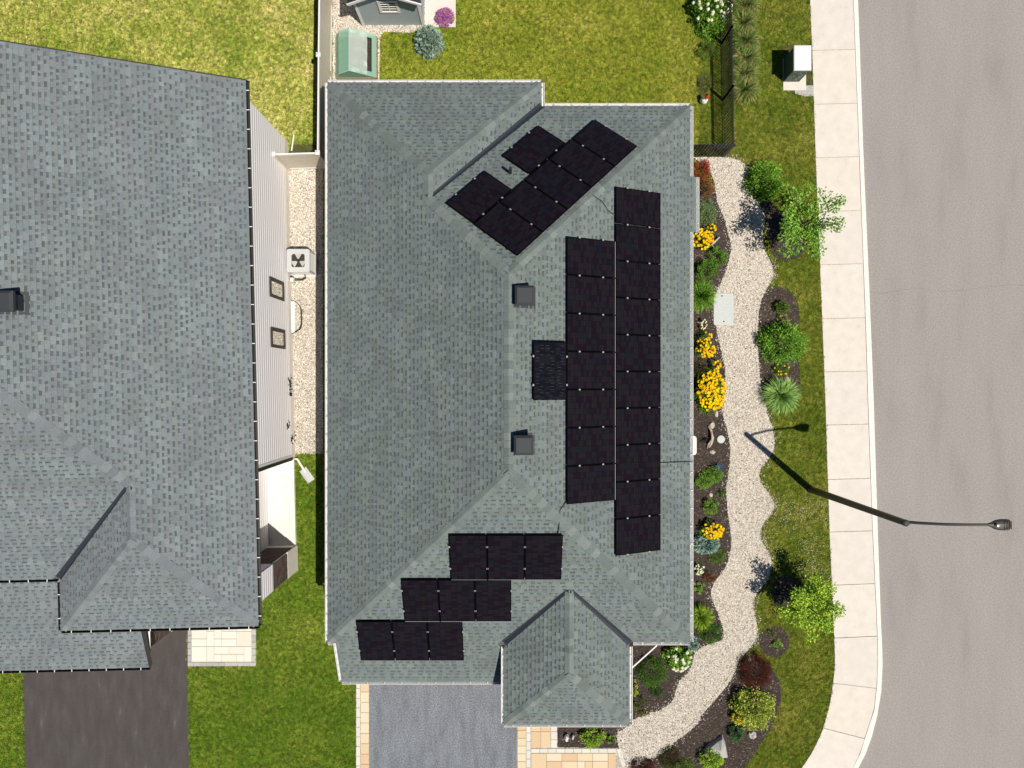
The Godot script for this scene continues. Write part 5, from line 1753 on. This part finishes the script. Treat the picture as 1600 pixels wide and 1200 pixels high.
func leafy(m: Mb, r: Vector3, tones: Array, n: int, size: float, slim := 0.5) -> void:
	# clumped rounded crown on the ground: leaves sit on many small sprays
	var sprays := []
	for i in maxi(10, int(n / 28.0)):
		var d := inside_ball().normalized()
		d.y = absf(d.y)
		sprays.append([d * rng.randf_range(0.55, 1.0), rng.randf_range(0.8, 1.2)])
	for i in n:
		var s = sprays[rng.randi() % sprays.size()]
		var q: Vector3 = s[0] + inside_ball() * 0.24
		var p := Vector3(q.x * r.x, maxf(q.y * r.y, 0.02), q.z * r.z)
		var d := (Vector3(q.x, q.y * 0.8 + 0.25, q.z).normalized() + inside_ball() * 0.9).normalized()
		leaf(m, p, d, size * rng.randf_range(0.7, 1.3), size * slim, pick(tones) * s[1])

func blades(m: Mb, r: float, h: float, tones: Array, n: int, width := 0.014) -> void:
	for i in n:
		var a := rng.randf() * TAU
		var reach := r * sqrt(rng.randf()) * 1.05
		var out := Vector3(cos(a), 0, sin(a))
		var root := out * rng.randf() * r * 0.22
		var top := h * rng.randf_range(0.7, 1.1) * (1.0 - 0.35 * reach / r)
		var side := Vector3(-out.z, 0, out.x) * width * 0.5
		var k := pick(tones, 0.3)
		var p0 := root
		var p1 := root + out * reach * 0.35 + Vector3.UP * top * 0.75
		var p2 := root + out * reach * 0.75 + Vector3.UP * top
		var p3 := root + out * reach * 1.05 + Vector3.UP * top * 0.72
		m.quad(p0 - side, p0 + side, p1 + side, p1 - side, k)
		m.quad(p1 - side, p1 + side, p2 + side * 0.8, p2 - side * 0.8, k)
		m.tri(p2 - side * 0.8, p2 + side * 0.8, p3, k)

func needles(m: Mb, r: Vector3, tones: Array, n: int, size: float) -> void:
	for i in n:
		var d := inside_ball().normalized()
		d.y = absf(d.y)
		var p := Vector3(d.x * r.x, d.y * r.y + 0.03, d.z * r.z) * rng.randf_range(0.45, 0.9)
		var k := pick(tones, 0.35)
		for j in 6:
			var e := (d + inside_ball() * 0.8).normalized()
			leaf(m, p, e, size * rng.randf_range(0.7, 1.2), size * 0.22, k)

func blooms(m: Mb, r: Vector3, tones: Array, n: int, size: float) -> void:
	for i in n:
		var a := rng.randf() * TAU
		var q := sqrt(rng.randf())
		var c := Vector3(cos(a) * q * r.x, r.y * (1.05 - 0.5 * q * q) + rng.randf_range(-0.02, 0.06), sin(a) * q * r.z)
		var k := pick(tones, 0.15)
		var t := rng.randf() * TAU
		for j in 6:
			var d := Vector3(cos(t + j * TAU / 6), rng.randf_range(0.15, 0.5), sin(t + j * TAU / 6)).normalized()
			leaf(m, c, d, size, size * 0.75, k)

func balls(m: Mb, r: Vector3, tones: Array, n: int, size: float) -> void:
	for i in n:
		var a := rng.randf() * TAU
		var q := sqrt(rng.randf())
		var c := Vector3(cos(a) * q * r.x, r.y * (1.0 - 0.45 * q * q), sin(a) * q * r.z)
		var k := pick(tones, 0.12)
		var rows := 4
		var cols := 8
		for j in rows:
			for i2 in cols:
				var p := []
				for z in [[0, 0], [1, 0], [1, 1], [0, 1]]:
					var th: float = PI * 0.62 * (j + z[0]) / rows
					var ph: float = TAU * (i2 + z[1]) / cols
					var bump := 1.0 + 0.16 * sin(ph * 3.0 + th * 9.0 + c.x * 40.0)
					p.append(c + Vector3(sin(th) * cos(ph), cos(th), sin(th) * sin(ph)) * size * bump)
				m.quad(p[0], p[1], p[2], p[3], k * rng.randf_range(0.85, 1.1))

func stems(o: Node3D, r: float, h: float) -> void:
	var m := Mb.new()
	for i in 5:
		var a := i * TAU / 5 + 0.3
		m.tube([Vector3(cos(a) * 0.03, 0, sin(a) * 0.03), Vector3(cos(a) * r * 0.3, h * 0.6, sin(a) * r * 0.3)], [0.014, 0.006], 5)
	part(o, "stem", m.mesh(), M.bark)

func plant(called: String, label: String, category: String, q: Vector2, rx: float, rz: float, h: float, style: String, tones: Array, extra := [], turn := 0.0, group := "") -> Node3D:
	var o := thing(called, label, category, Vector3(q.x, 0.015, q.y), group, turn)
	var m := Mb.new()
	rx *= 1.1
	rz *= 1.1
	var r := Vector3(rx, h, rz)
	var n := int(clampf(rx * rz * 8500.0, 200, 5200))
	if style == "leafy":
		leafy(m, r, tones, n, clampf(rx * 0.14, 0.045, 0.072))
	elif style == "fine":
		leafy(m, r, tones, int(n * 1.6), 0.045, 0.4)
	elif style == "grass":
		blades(m, rx, h, tones, int(clampf(rx * rz * 2600.0, 160, 900)))
	elif style == "needles":
		needles(m, r, tones, int(clampf(rx * rz * 2200.0, 80, 700)), clampf(rx * 0.3, 0.06, 0.14))
	part(o, "foliage", m.mesh(), M.leaf)
	if style != "grass":
		stems(o, rx, h)
	if extra.size():
		m = Mb.new()
		if extra[0] == "blooms":
			blooms(m, r, extra[1], int(extra[2] * 1.6), extra[3] * 0.78)
		else:
			balls(m, r, extra[1], extra[2], extra[3])
		part(o, "blossoms", m.mesh(), M.petal)
	return o

func tree(label: String, q: Vector2, mid: Vector3, spread: float, tones: Array, leaves: int) -> void:
	var o := thing("young_tree", label, "tree", Vector3(q.x, 0.015, q.y))
	var c := mid - Vector3(q.x, 0, q.y)
	var m := Mb.new()
	m.tube([Vector3.ZERO, Vector3(c.x * 0.2, c.y * 0.4, c.z * 0.2), Vector3(c.x * 0.8, c.y * 0.9, c.z * 0.8), c + Vector3(0, spread * 0.7, 0)], [0.05, 0.04, 0.03, 0.01], 8)
	part(o, "trunk", m.mesh(), M.bark)
	var ends := []
	for i in 13:
		var a := i * 2.4 + rng.randf_range(-0.3, 0.3)
		var reach := spread * rng.randf_range(0.5, 1.12)
		var from := Vector3(c.x * 0.6, c.y * rng.randf_range(0.55, 0.95), c.z * 0.6)
		var to := c + Vector3(cos(a) * reach, rng.randf_range(-0.35, 0.6) * spread, sin(a) * reach)
		m = Mb.new()
		m.tube([from, from.lerp(to, 0.5) + Vector3.UP * 0.08, to], [0.018, 0.012, 0.005], 5)
		part(o, "limb", m.mesh(), M.bark)
		for k in 4:
			ends.append(from.lerp(to, 0.4 + 0.2 * k) + inside_ball() * 0.14)
	m = Mb.new()
	for i in leaves:
		var e: Vector3 = ends[rng.randi() % ends.size()] + inside_ball() * 0.27
		leaf(m, e, (e - c + inside_ball() * 0.9 + Vector3(0, 0.25, 0)).normalized(), rng.randf_range(0.06, 0.11), 0.055, pick(tones, 0.3))
	part(o, "crown", m.mesh(), M.leaf)

func make_garden() -> void:
	tree("young green tree with open crown overhanging the sidewalk by the upper bed", Vector2(10.12, -5.60), Vector3(10.20, 2.0, -5.60), 1.08, BRIGHT + GREEN + [Color(0.30, 0.44, 0.14)], 3500)
	tree("young lime green tree with dense crown standing in a small mulch ring", Vector2(10.50, 7.91), Vector3(10.50, 1.6, 7.90), 0.88, LIME + BRIGHT, 3800)
	var y := ["blooms", YELLOW, 26, 0.055]
	# long bed beside the bungalow
	plant("barberry_shrub", "red leaved shrub where the gravel path meets the gate", "shrub", Vector2(7.06, -7.96), 0.34, 0.36, 0.55, "fine", RED)
	plant("barberry_shrub", "smaller red and green shrub just below the larger red one", "shrub", Vector2(7.22, -7.34), 0.30, 0.34, 0.5, "fine", RED + OLIVE)
	plant("sage_bush", "grey green mounded bush below the red shrubs", "shrub", Vector2(7.25, -6.37), 0.34, 0.46, 0.5, "fine", SILVER + GREEN)
	plant("yellow_lily", "bright yellow lily clump next to forked driftwood", "flower", Vector2(7.08, -5.37), 0.36, 0.34, 0.5, "leafy", GREEN, ["blooms", YELLOW, 44, 0.075])
	plant("yellow_lily", "small yellow lily tuft above the forked driftwood", "flower", Vector2(7.41, -5.77), 0.17, 0.15, 0.45, "leafy", GREEN, ["blooms", YELLOW, 9, 0.065])
	plant("leafy_shrub", "dark green shrub nearest the path above the tall grass clump", "shrub", Vector2(7.65, -4.75), 0.34, 0.34, 0.5, "leafy", GREEN)
	plant("leafy_shrub", "broad green shrub between the tall grass and the eave", "shrub", Vector2(7.25, -4.25), 0.38, 0.38, 0.5, "leafy", GREEN)
	plant("grass_clump", "large arching green grass clump beside the pale tank lid", "ornamental grass", Vector2(6.98, -3.27), 0.52, 0.66, 0.8, "grass", BRIGHT + GREEN)
	plant("white_phlox", "small white flowers with reddish leaves below the tank lid", "flower", Vector2(7.11, -2.24), 0.16, 0.18, 0.3, "fine", RED + GREEN, ["blooms", WHITE, 14, 0.04])
	plant("yellow_lily", "leafy lily clump with few yellow flowers below the white phlox", "flower", Vector2(7.18, -1.66), 0.28, 0.3, 0.5, "leafy", GREEN, ["blooms", YELLOW, 14, 0.06])
	plant("yellow_lily", "medium yellow lily clump above the dark sedum", "flower", Vector2(7.20, -1.26), 0.32, 0.26, 0.5, "leafy", GREEN, ["blooms", YELLOW, 30, 0.07])
	plant("sedum", "dark brownish low plant between two yellow lily clumps", "plant", Vector2(6.99, -0.64), 0.28, 0.3, 0.35, "fine", DARK + MAROON)
	plant("yellow_lily", "narrow yellow lily tuft at the path edge beside the dark sedum", "flower", Vector2(7.58, -0.67), 0.16, 0.22, 0.45, "leafy", GREEN, ["blooms", YELLOW, 13, 0.065])
	plant("yellow_lily", "largest yellow lily clump bulging over the gravel path edge", "flower", Vector2(7.39, 0.26), 0.48, 0.68, 0.55, "leafy", GREEN, ["blooms", YELLOW, 120, 0.08])
	plant("leafy_shrub", "bright elongated shrub below the blue metal flower", "shrub", Vector2(7.51, 3.36), 0.32, 0.3, 0.45, "fine", BRIGHT + GREEN)
	plant("leafy_shrub", "low bright shrub touching the elongated one on the eave side", "shrub", Vector2(7.18, 3.60), 0.32, 0.27, 0.4, "fine", BRIGHT + GREEN)
	plant("seedling", "tiny green plant at the path edge near the brownish stone", "plant", Vector2(7.83, 4.07), 0.15, 0.16, 0.2, "fine", GREEN)
	plant("round_shrub", "small round green shrub above the orange yellow lilies", "shrub", Vector2(7.42, 4.60), 0.26, 0.28, 0.45, "fine", GREEN + BRIGHT)
	plant("yellow_lily", "orange yellow lily clump above the blue green spruce mound", "flower", Vector2(7.44, 5.42), 0.38, 0.30, 0.5, "leafy", GREEN, ["blooms", YELLOW, 44, 0.075])
	plant("blue_spruce", "pale blue green dwarf spruce mound below orange yellow lilies", "shrub", Vector2(7.25, 5.96), 0.46, 0.36, 0.4, "needles", BLUE)
	plant("sage_bush", "grey green trailing plant with yellowish tip near the path", "plant", Vector2(7.67, 6.43), 0.28, 0.28, 0.3, "fine", OLIVE + GREEN)
	plant("white_phlox", "white flowered tuft close to the eave below the spruce mound", "flower", Vector2(6.98, 6.93), 0.2, 0.18, 0.28, "fine", GREEN, ["blooms", WHITE, 20, 0.045])
	plant("reddish_sedum", "straggly reddish plant beside the white flowered tuft", "plant", Vector2(7.35, 7.21), 0.26, 0.22, 0.22, "fine", [Color(0.16, 0.07, 0.045), Color(0.22, 0.11, 0.06)])
	plant("seedling", "little bright plant against the eave above the second grass clump", "plant", Vector2(6.99, 7.61), 0.19, 0.2, 0.22, "leafy", BRIGHT)
	plant("grass_clump", "medium green grass clump near the lower end of the long bed", "ornamental grass", Vector2(7.03, 8.67), 0.42, 0.5, 0.6, "grass", GREEN + LIME)
	plant("leafy_shrub", "dark green shrub at the lower corner of the long bed", "shrub", Vector2(7.42, 9.33), 0.44, 0.32, 0.45, "fine", GREEN + DARK)
	plant("blue_fescue", "blue green tuft at the lower right roof corner", "plant", Vector2(6.73, 9.71), 0.24, 0.26, 0.4, "needles", BLUE)
	# bed at the front corner
	plant("hydrangea", "white hydrangea bush in the front corner bed", "shrub", Vector2(6.17, 10.20), 0.46, 0.40, 0.6, "leafy", BRIGHT, ["balls", WHITE, 24, 0.058])
	plant("juniper", "dark yellow green juniper beneath the white downspout", "shrub", Vector2(5.21, 10.70), 0.50, 0.5, 0.8, "fine", DARK + GREEN)
	plant("seedling", "yellow green sprig beside the front wing eave", "plant", Vector2(4.56, 11.35), 0.16, 0.26, 0.3, "leafy", LIME)
	plant("low_perennial", "low dark perennial in the middle of the front corner bed", "plant", Vector2(5.41, 11.52), 0.24, 0.2, 0.2, "fine", DARK)
	plant("low_perennial", "dark tufted perennial beside the lower eave of the front wing", "plant", Vector2(4.73, 11.90), 0.26, 0.24, 0.3, "leafy", DARK + OLIVE)
	plant("reddish_sedum", "small pinkish plant spilling on the path by the front wing", "plant", Vector2(4.89, 12.34), 0.22, 0.12, 0.15, "fine", OLIVE + [Color(0.30, 0.12, 0.09)])
	# lawn side beds
	plant("round_shrub", "large round bright green shrub at the head of the gravel path", "shrub", Vector2(9.36, -7.56), 0.62, 0.62, 0.9, "leafy", BRIGHT + GREEN)
	plant("dwarf_conifer", "small upright conifer at the top of the oval bed", "shrub", Vector2(10.05, -2.83), 0.26, 0.26, 0.5, "needles", GREEN + OLIVE)
	plant("dry_perennial", "dry tan flowered plant between the conifer and big round shrub", "plant", Vector2(10.18, -2.44), 0.24, 0.16, 0.3, "fine", TAN)
	plant("round_shrub", "big round glossy shrub filling the oval bed", "shrub", Vector2(10.05, -1.51), 0.76, 0.72, 1.0, "leafy", BRIGHT + GREEN)
	plant("yellow_daisy", "sparse plant with yellow dot flowers below the big round shrub", "flower", Vector2(10.04, -0.55), 0.28, 0.2, 0.35, "fine", GREEN, ["blooms", YELLOW, 7, 0.045])
	plant("grass_clump", "round fountain grass clump at the lower end of the oval bed", "ornamental grass", Vector2(9.98, 0.43), 0.62, 0.6, 0.7, "grass", [Color(0.27, 0.46, 0.11), Color(0.36, 0.54, 0.17), Color(0.17, 0.31, 0.07)])
	plant("seedling", "lone bright seedling in the round mulch ring", "plant", Vector2(9.93, 9.76), 0.16, 0.2, 0.28, "leafy", BRIGHT)
	plant("seedling", "dull yellowish seedling at the top of the round mulch ring", "plant", Vector2(9.68, 9.34), 0.16, 0.14, 0.16, "fine", OLIVE)
	# lower corner bed
	plant("maroon_shrub", "dark maroon shrub at the top of the lower corner bed", "shrub", Vector2(9.06, 10.67), 0.58, 0.56, 0.7, "fine", MAROON)
	plant("variegated_shrub", "large yellow and green variegated shrub in the lower corner bed", "shrub", Vector2(8.98, 12.07), 0.70, 0.68, 0.9, "leafy", VARIEGATED)
	plant("yellow_lily", "yellow flowers tucked against the variegated shrub", "flower", Vector2(8.43, 12.38), 0.24, 0.24, 0.4, "leafy", LIME, ["blooms", YELLOW, 22, 0.055])
	plant("dwarf_conifer", "small blue green conifer between variegated shrub and boulder", "shrub", Vector2(8.35, 13.02), 0.26, 0.32, 0.45, "needles", [Color(0.08, 0.18, 0.07), Color(0.12, 0.24, 0.11)])
	plant("leafy_shrub", "yellow green shrub growing at the foot of the grey boulder", "shrub", Vector2(7.44, 13.97), 0.40, 0.38, 0.6, "leafy", LIME + BRIGHT)
	plant("maroon_shrub", "low maroon plant at the tip of the lower corner bed", "plant", Vector2(4.87, 14.27), 0.44, 0.24, 0.3, "fine", MAROON)
	plant("maroon_shrub", "dark reddish plant midway along the corner bed's path edge", "plant", Vector2(5.90, 14.00), 0.36, 0.36, 0.35, "fine", MAROON + DARK)
	plant("sage_bush", "olive mound beside the reddish plant on the corner bed", "plant", Vector2(6.36, 14.27), 0.4, 0.22, 0.3, "fine", OLIVE + GREEN)
	plant("leafy_shrub", "green shrub in the small bed before the front wing", "shrub", Vector2(3.00, 13.24), 0.42, 0.30, 0.5, "leafy", BRIGHT + LIME)
	plant("seedling", "little bright plant beside the shrub in the small front bed", "plant", Vector2(3.71, 13.33), 0.16, 0.18, 0.25, "leafy", BRIGHT)
	# backyard
	plant("blue_spruce", "silvery blue spruce shrub on the lawn beside the shed", "shrub", Vector2(-3.09, -12.73), 0.50, 0.52, 0.9, "needles", [Color(0.26, 0.36, 0.30), Color(0.36, 0.46, 0.38), Color(0.16, 0.25, 0.19)])
	plant("purple_petunia", "purple flower mound on the white concrete pad", "flower", Vector2(-2.48, -13.64), 0.32, 0.32, 0.4, "fine", PURPLE, ["blooms", PURPLE, 260, 0.03])
	plant("hydrangea", "white hydrangea bush leaning over the black metal fence", "shrub", Vector2(7.34, -13.84), 0.66, 0.62, 1.1, "leafy", BRIGHT + GREEN, ["balls", WHITE, 40, 0.06])
	plant("leafy_shrub", "glossy green shrub between the hydrangea and the metal fence", "shrub", Vector2(7.43, -13.26), 0.42, 0.44, 0.8, "leafy", BRIGHT + GREEN)
	plant("round_shrub", "small olive shrub on the lawn side of the metal fence", "shrub", Vector2(7.28, -12.45), 0.32, 0.30, 0.55, "fine", OLIVE + GREEN)
	plant("low_perennial", "low faded perennial between the olive shrub and garden figure", "plant", Vector2(7.21, -11.23), 0.28, 0.36, 0.2, "fine", OLIVE + [Color(0.14, 0.10, 0.07)])
	var gi := 0
	for q in [Vector2(8.70, -14.11), Vector2(8.62, -13.45), Vector2(8.70, -12.78), Vector2(8.72, -12.12), Vector2(8.65, -11.55), Vector2(8.67, -10.98)]:
		gi += 1
		plant("ornamental_grass", "feather grass tuft outside the black metal fence, %s from the hydrangea" % ORDINAL[gi - 1], "ornamental grass", q, 0.50, 0.40, 0.55, "grass", TAN + OLIVE + GREEN, [], 0.0, "feather grass tufts along the metal fence")

# ---------------------------------------------------------------- lawn grass
const TURF := [
	[0.52, Color(0.145, 0.23, 0.024), Color(0.44, 0.44, 0.09), Color(0.72, 0.58, 0.30), 1.0],
	[0.38, Color(0.125, 0.20, 0.014), Color(0.365, 0.36, 0.048), Color(0.50, 0.42, 0.15), 0.6],
	[0.14, Color(0.095, 0.185, 0.014), Color(0.30, 0.335, 0.050), Color(0.50, 0.42, 0.17), 0.8],
	[0.30, Color(0.084, 0.148, 0.012), Color(0.270, 0.268, 0.042), Color(0.44, 0.345, 0.13), 0.85],
]
func make_grass() -> void:
	var step := 0.05
	var x0 := -19.8
	var z0 := -14.9
	var nx := 644
	var nz := 596
	var mask := PackedByteArray()
	mask.resize(nx * nz)
	var walk_side := walk_inner.duplicate()
	walk_side.append_array(PackedVector2Array([Vector2(30, 20), Vector2(30, -20)]))
	var roof_cut := v2([[-21, -9.3], [-8.5, -9.0], [-8.35, 2.9], [-8.2, 7.1], [-13.0, 7.0], [-13.0, 9.0], [-21, 9.0]])
	var neighbour_pad := PackedVector2Array([Vector2(-12.18, 8.41), Vector2(-9.61, 8.41), Vector2(-9.59, 10.57), Vector2(-12.16, 10.60)])
	for poly in [walk_side, path_shape(), house_bed(), tree_bed, oval_bed, young_tree_bed, round_bed, corner_bed, small_bed, drive, neighbour_drive, side_gravel, yard_gravel, house_plan, roof_cut, neighbour_pad, PackedVector2Array([Vector2(-5.86, 10.57), Vector2(-5.36, 10.57), Vector2(-5.36, 15.04), Vector2(-5.86, 15.04)]), PackedVector2Array([Vector2(0.00, 11.77), Vector2(4.45, 11.77), Vector2(4.45, 15.04), Vector2(0.00, 15.04)]), PackedVector2Array([Vector2(-3.27, -15.86), Vector2(-2.11, -15.86), Vector2(-2.11, -13.38), Vector2(-3.27, -13.38)]), PackedVector2Array([Vector2(10.14, -12.69), Vector2(11.15, -12.69), Vector2(11.34, -10.79), Vector2(10.57, -10.89), Vector2(10.14, -11.25)]), PackedVector2Array([Vector2(-8.29, -8.99), Vector2(-7.21, -8.99), Vector2(-7.21, -8.12), Vector2(-8.65, -8.12)])]:
		var r := bounds(poly)
		for j in range(maxi(0, floori((r.position.y - z0) / step)), mini(nz, ceili((r.end.y - z0) / step))):
			var z: float = z0 + (j + 0.5) * step
			var xs := []
			for i in poly.size():
				var a: Vector2 = poly[i]
				var b: Vector2 = poly[(i + 1) % poly.size()]
				if (a.y > z) != (b.y > z):
					xs.append(a.x + (z - a.y) / (b.y - a.y) * (b.x - a.x))
			xs.sort()
			for k in range(0, xs.size() - 1, 2):
				for i in range(maxi(0, ceili((xs[k] - x0) / step - 0.5)), mini(nx, floori((xs[k + 1] - x0) / step + 0.5))):
					mask[j * nx + i] = 1
	var m := Mb.new()
	for i in 7:
		var a := i * 2.4
		var out := Vector3(cos(a), 0, sin(a))
		var side := Vector3(-out.z, 0, out.x) * 0.0065
		var root := out * 0.012
		var mid := root + out * 0.02 + Vector3.UP * 0.026
		var tip := root + out * (0.045 + 0.008 * (i % 3)) + Vector3.UP * (0.036 - 0.004 * (i % 3))
		m.quad(root - side, root + side, mid + side, mid - side)
		m.tri(mid - side, mid + side, tip)
	var tuft := m.mesh()
	var dry := FastNoiseLite.new()
	dry.seed = 31
	dry.frequency = 0.55
	dry.fractal_octaves = 4
	dry.fractal_gain = 0.6
	var clump := FastNoiseLite.new()
	clump.seed = 5
	clump.frequency = 5.5
	clump.fractal_octaves = 2
	var lush := FastNoiseLite.new()
	lush.seed = 77
	lush.frequency = 0.16
	lush.fractal_octaves = 3
	var spots := []
	var tints := []
	for j in nz:
		for i in nx:
			if mask[j * nx + i]:
				continue
			var x := x0 + (i + rng.randf()) * step
			var z := z0 + (j + rng.randf()) * step
			var s := rng.randf_range(0.75, 1.35)
			var lean := Vector3(rng.randf_range(-0.35, 0.35), rng.randf() * TAU, rng.randf_range(-0.35, 0.35))
			spots.append(Transform3D(Basis.from_euler(lean).scaled(Vector3(s, s, s)), Vector3(x, 0, z)))
			# four lawns of different turf: [share of straw, fresh blade, yellow blade]
			var turf = TURF[1]
			if x < -7.0 and z < -4.0:
				turf = TURF[0]
			elif x < 0.0 and z > -4.0:
				turf = TURF[2]
			elif x > 7.0:
				turf = TURF[3]
			var d: float = turf[0] + turf[4] * (0.36 * dry.get_noise_2d(x, z) + 0.3 * lush.get_noise_2d(x, z) + 0.30 * clump.get_noise_2d(x, z)) + rng.randf_range(-0.34, 0.34)
			var k: Color = turf[1].lerp(turf[2], clampf(d * 1.35, 0, 1))
			if d > 0.62:
				k = k.lerp(turf[3], clampf((d - 0.62) * 1.9, 0, 1))
			k *= rng.randf_range(0.5, 1.7)
			tints.append(Color(k.r, k.g, k.b, 1))
	scatter("lawn_grass", "short mown grass, green with dry yellow patches, around the houses", tuft, M.leaf, spots, tints, "grass")
	# white clover in the verge
	spots = []
	tints = []
	var patch := PackedVector2Array([Vector2(9.42, 4.81), Vector2(9.97, 4.09), Vector2(11.77, 4.33), Vector2(11.94, 6.25), Vector2(11.97, 7.93), Vector2(10.93, 7.33), Vector2(9.97, 6.85), Vector2(9.47, 6.01)])
	var r := bounds(patch)
	for i in int(r.get_area() * 160.0):
		var q := Vector2(rng.randf_range(r.position.x, r.end.x), rng.randf_range(r.position.y, r.end.y))
		if not Geometry2D.is_point_in_polygon(q, patch):
			continue
		if lush.get_noise_2d(q.x * 4.0, q.y * 4.0) < rng.randf_range(-0.5, 0.3):
			continue
		var s := rng.randf_range(0.010, 0.019)
		spots.append(Transform3D(Basis.IDENTITY.scaled(Vector3(s, s, s)), Vector3(q.x, 0.055, q.y)))
		tints.append(Color(0.62, 0.66, 0.46) * rng.randf_range(0.7, 1.15))
	scatter("clover_flowers", "white clover heads dotting the grass verge near the street lamp", nugget(), M.stone, spots, tints, "clover")
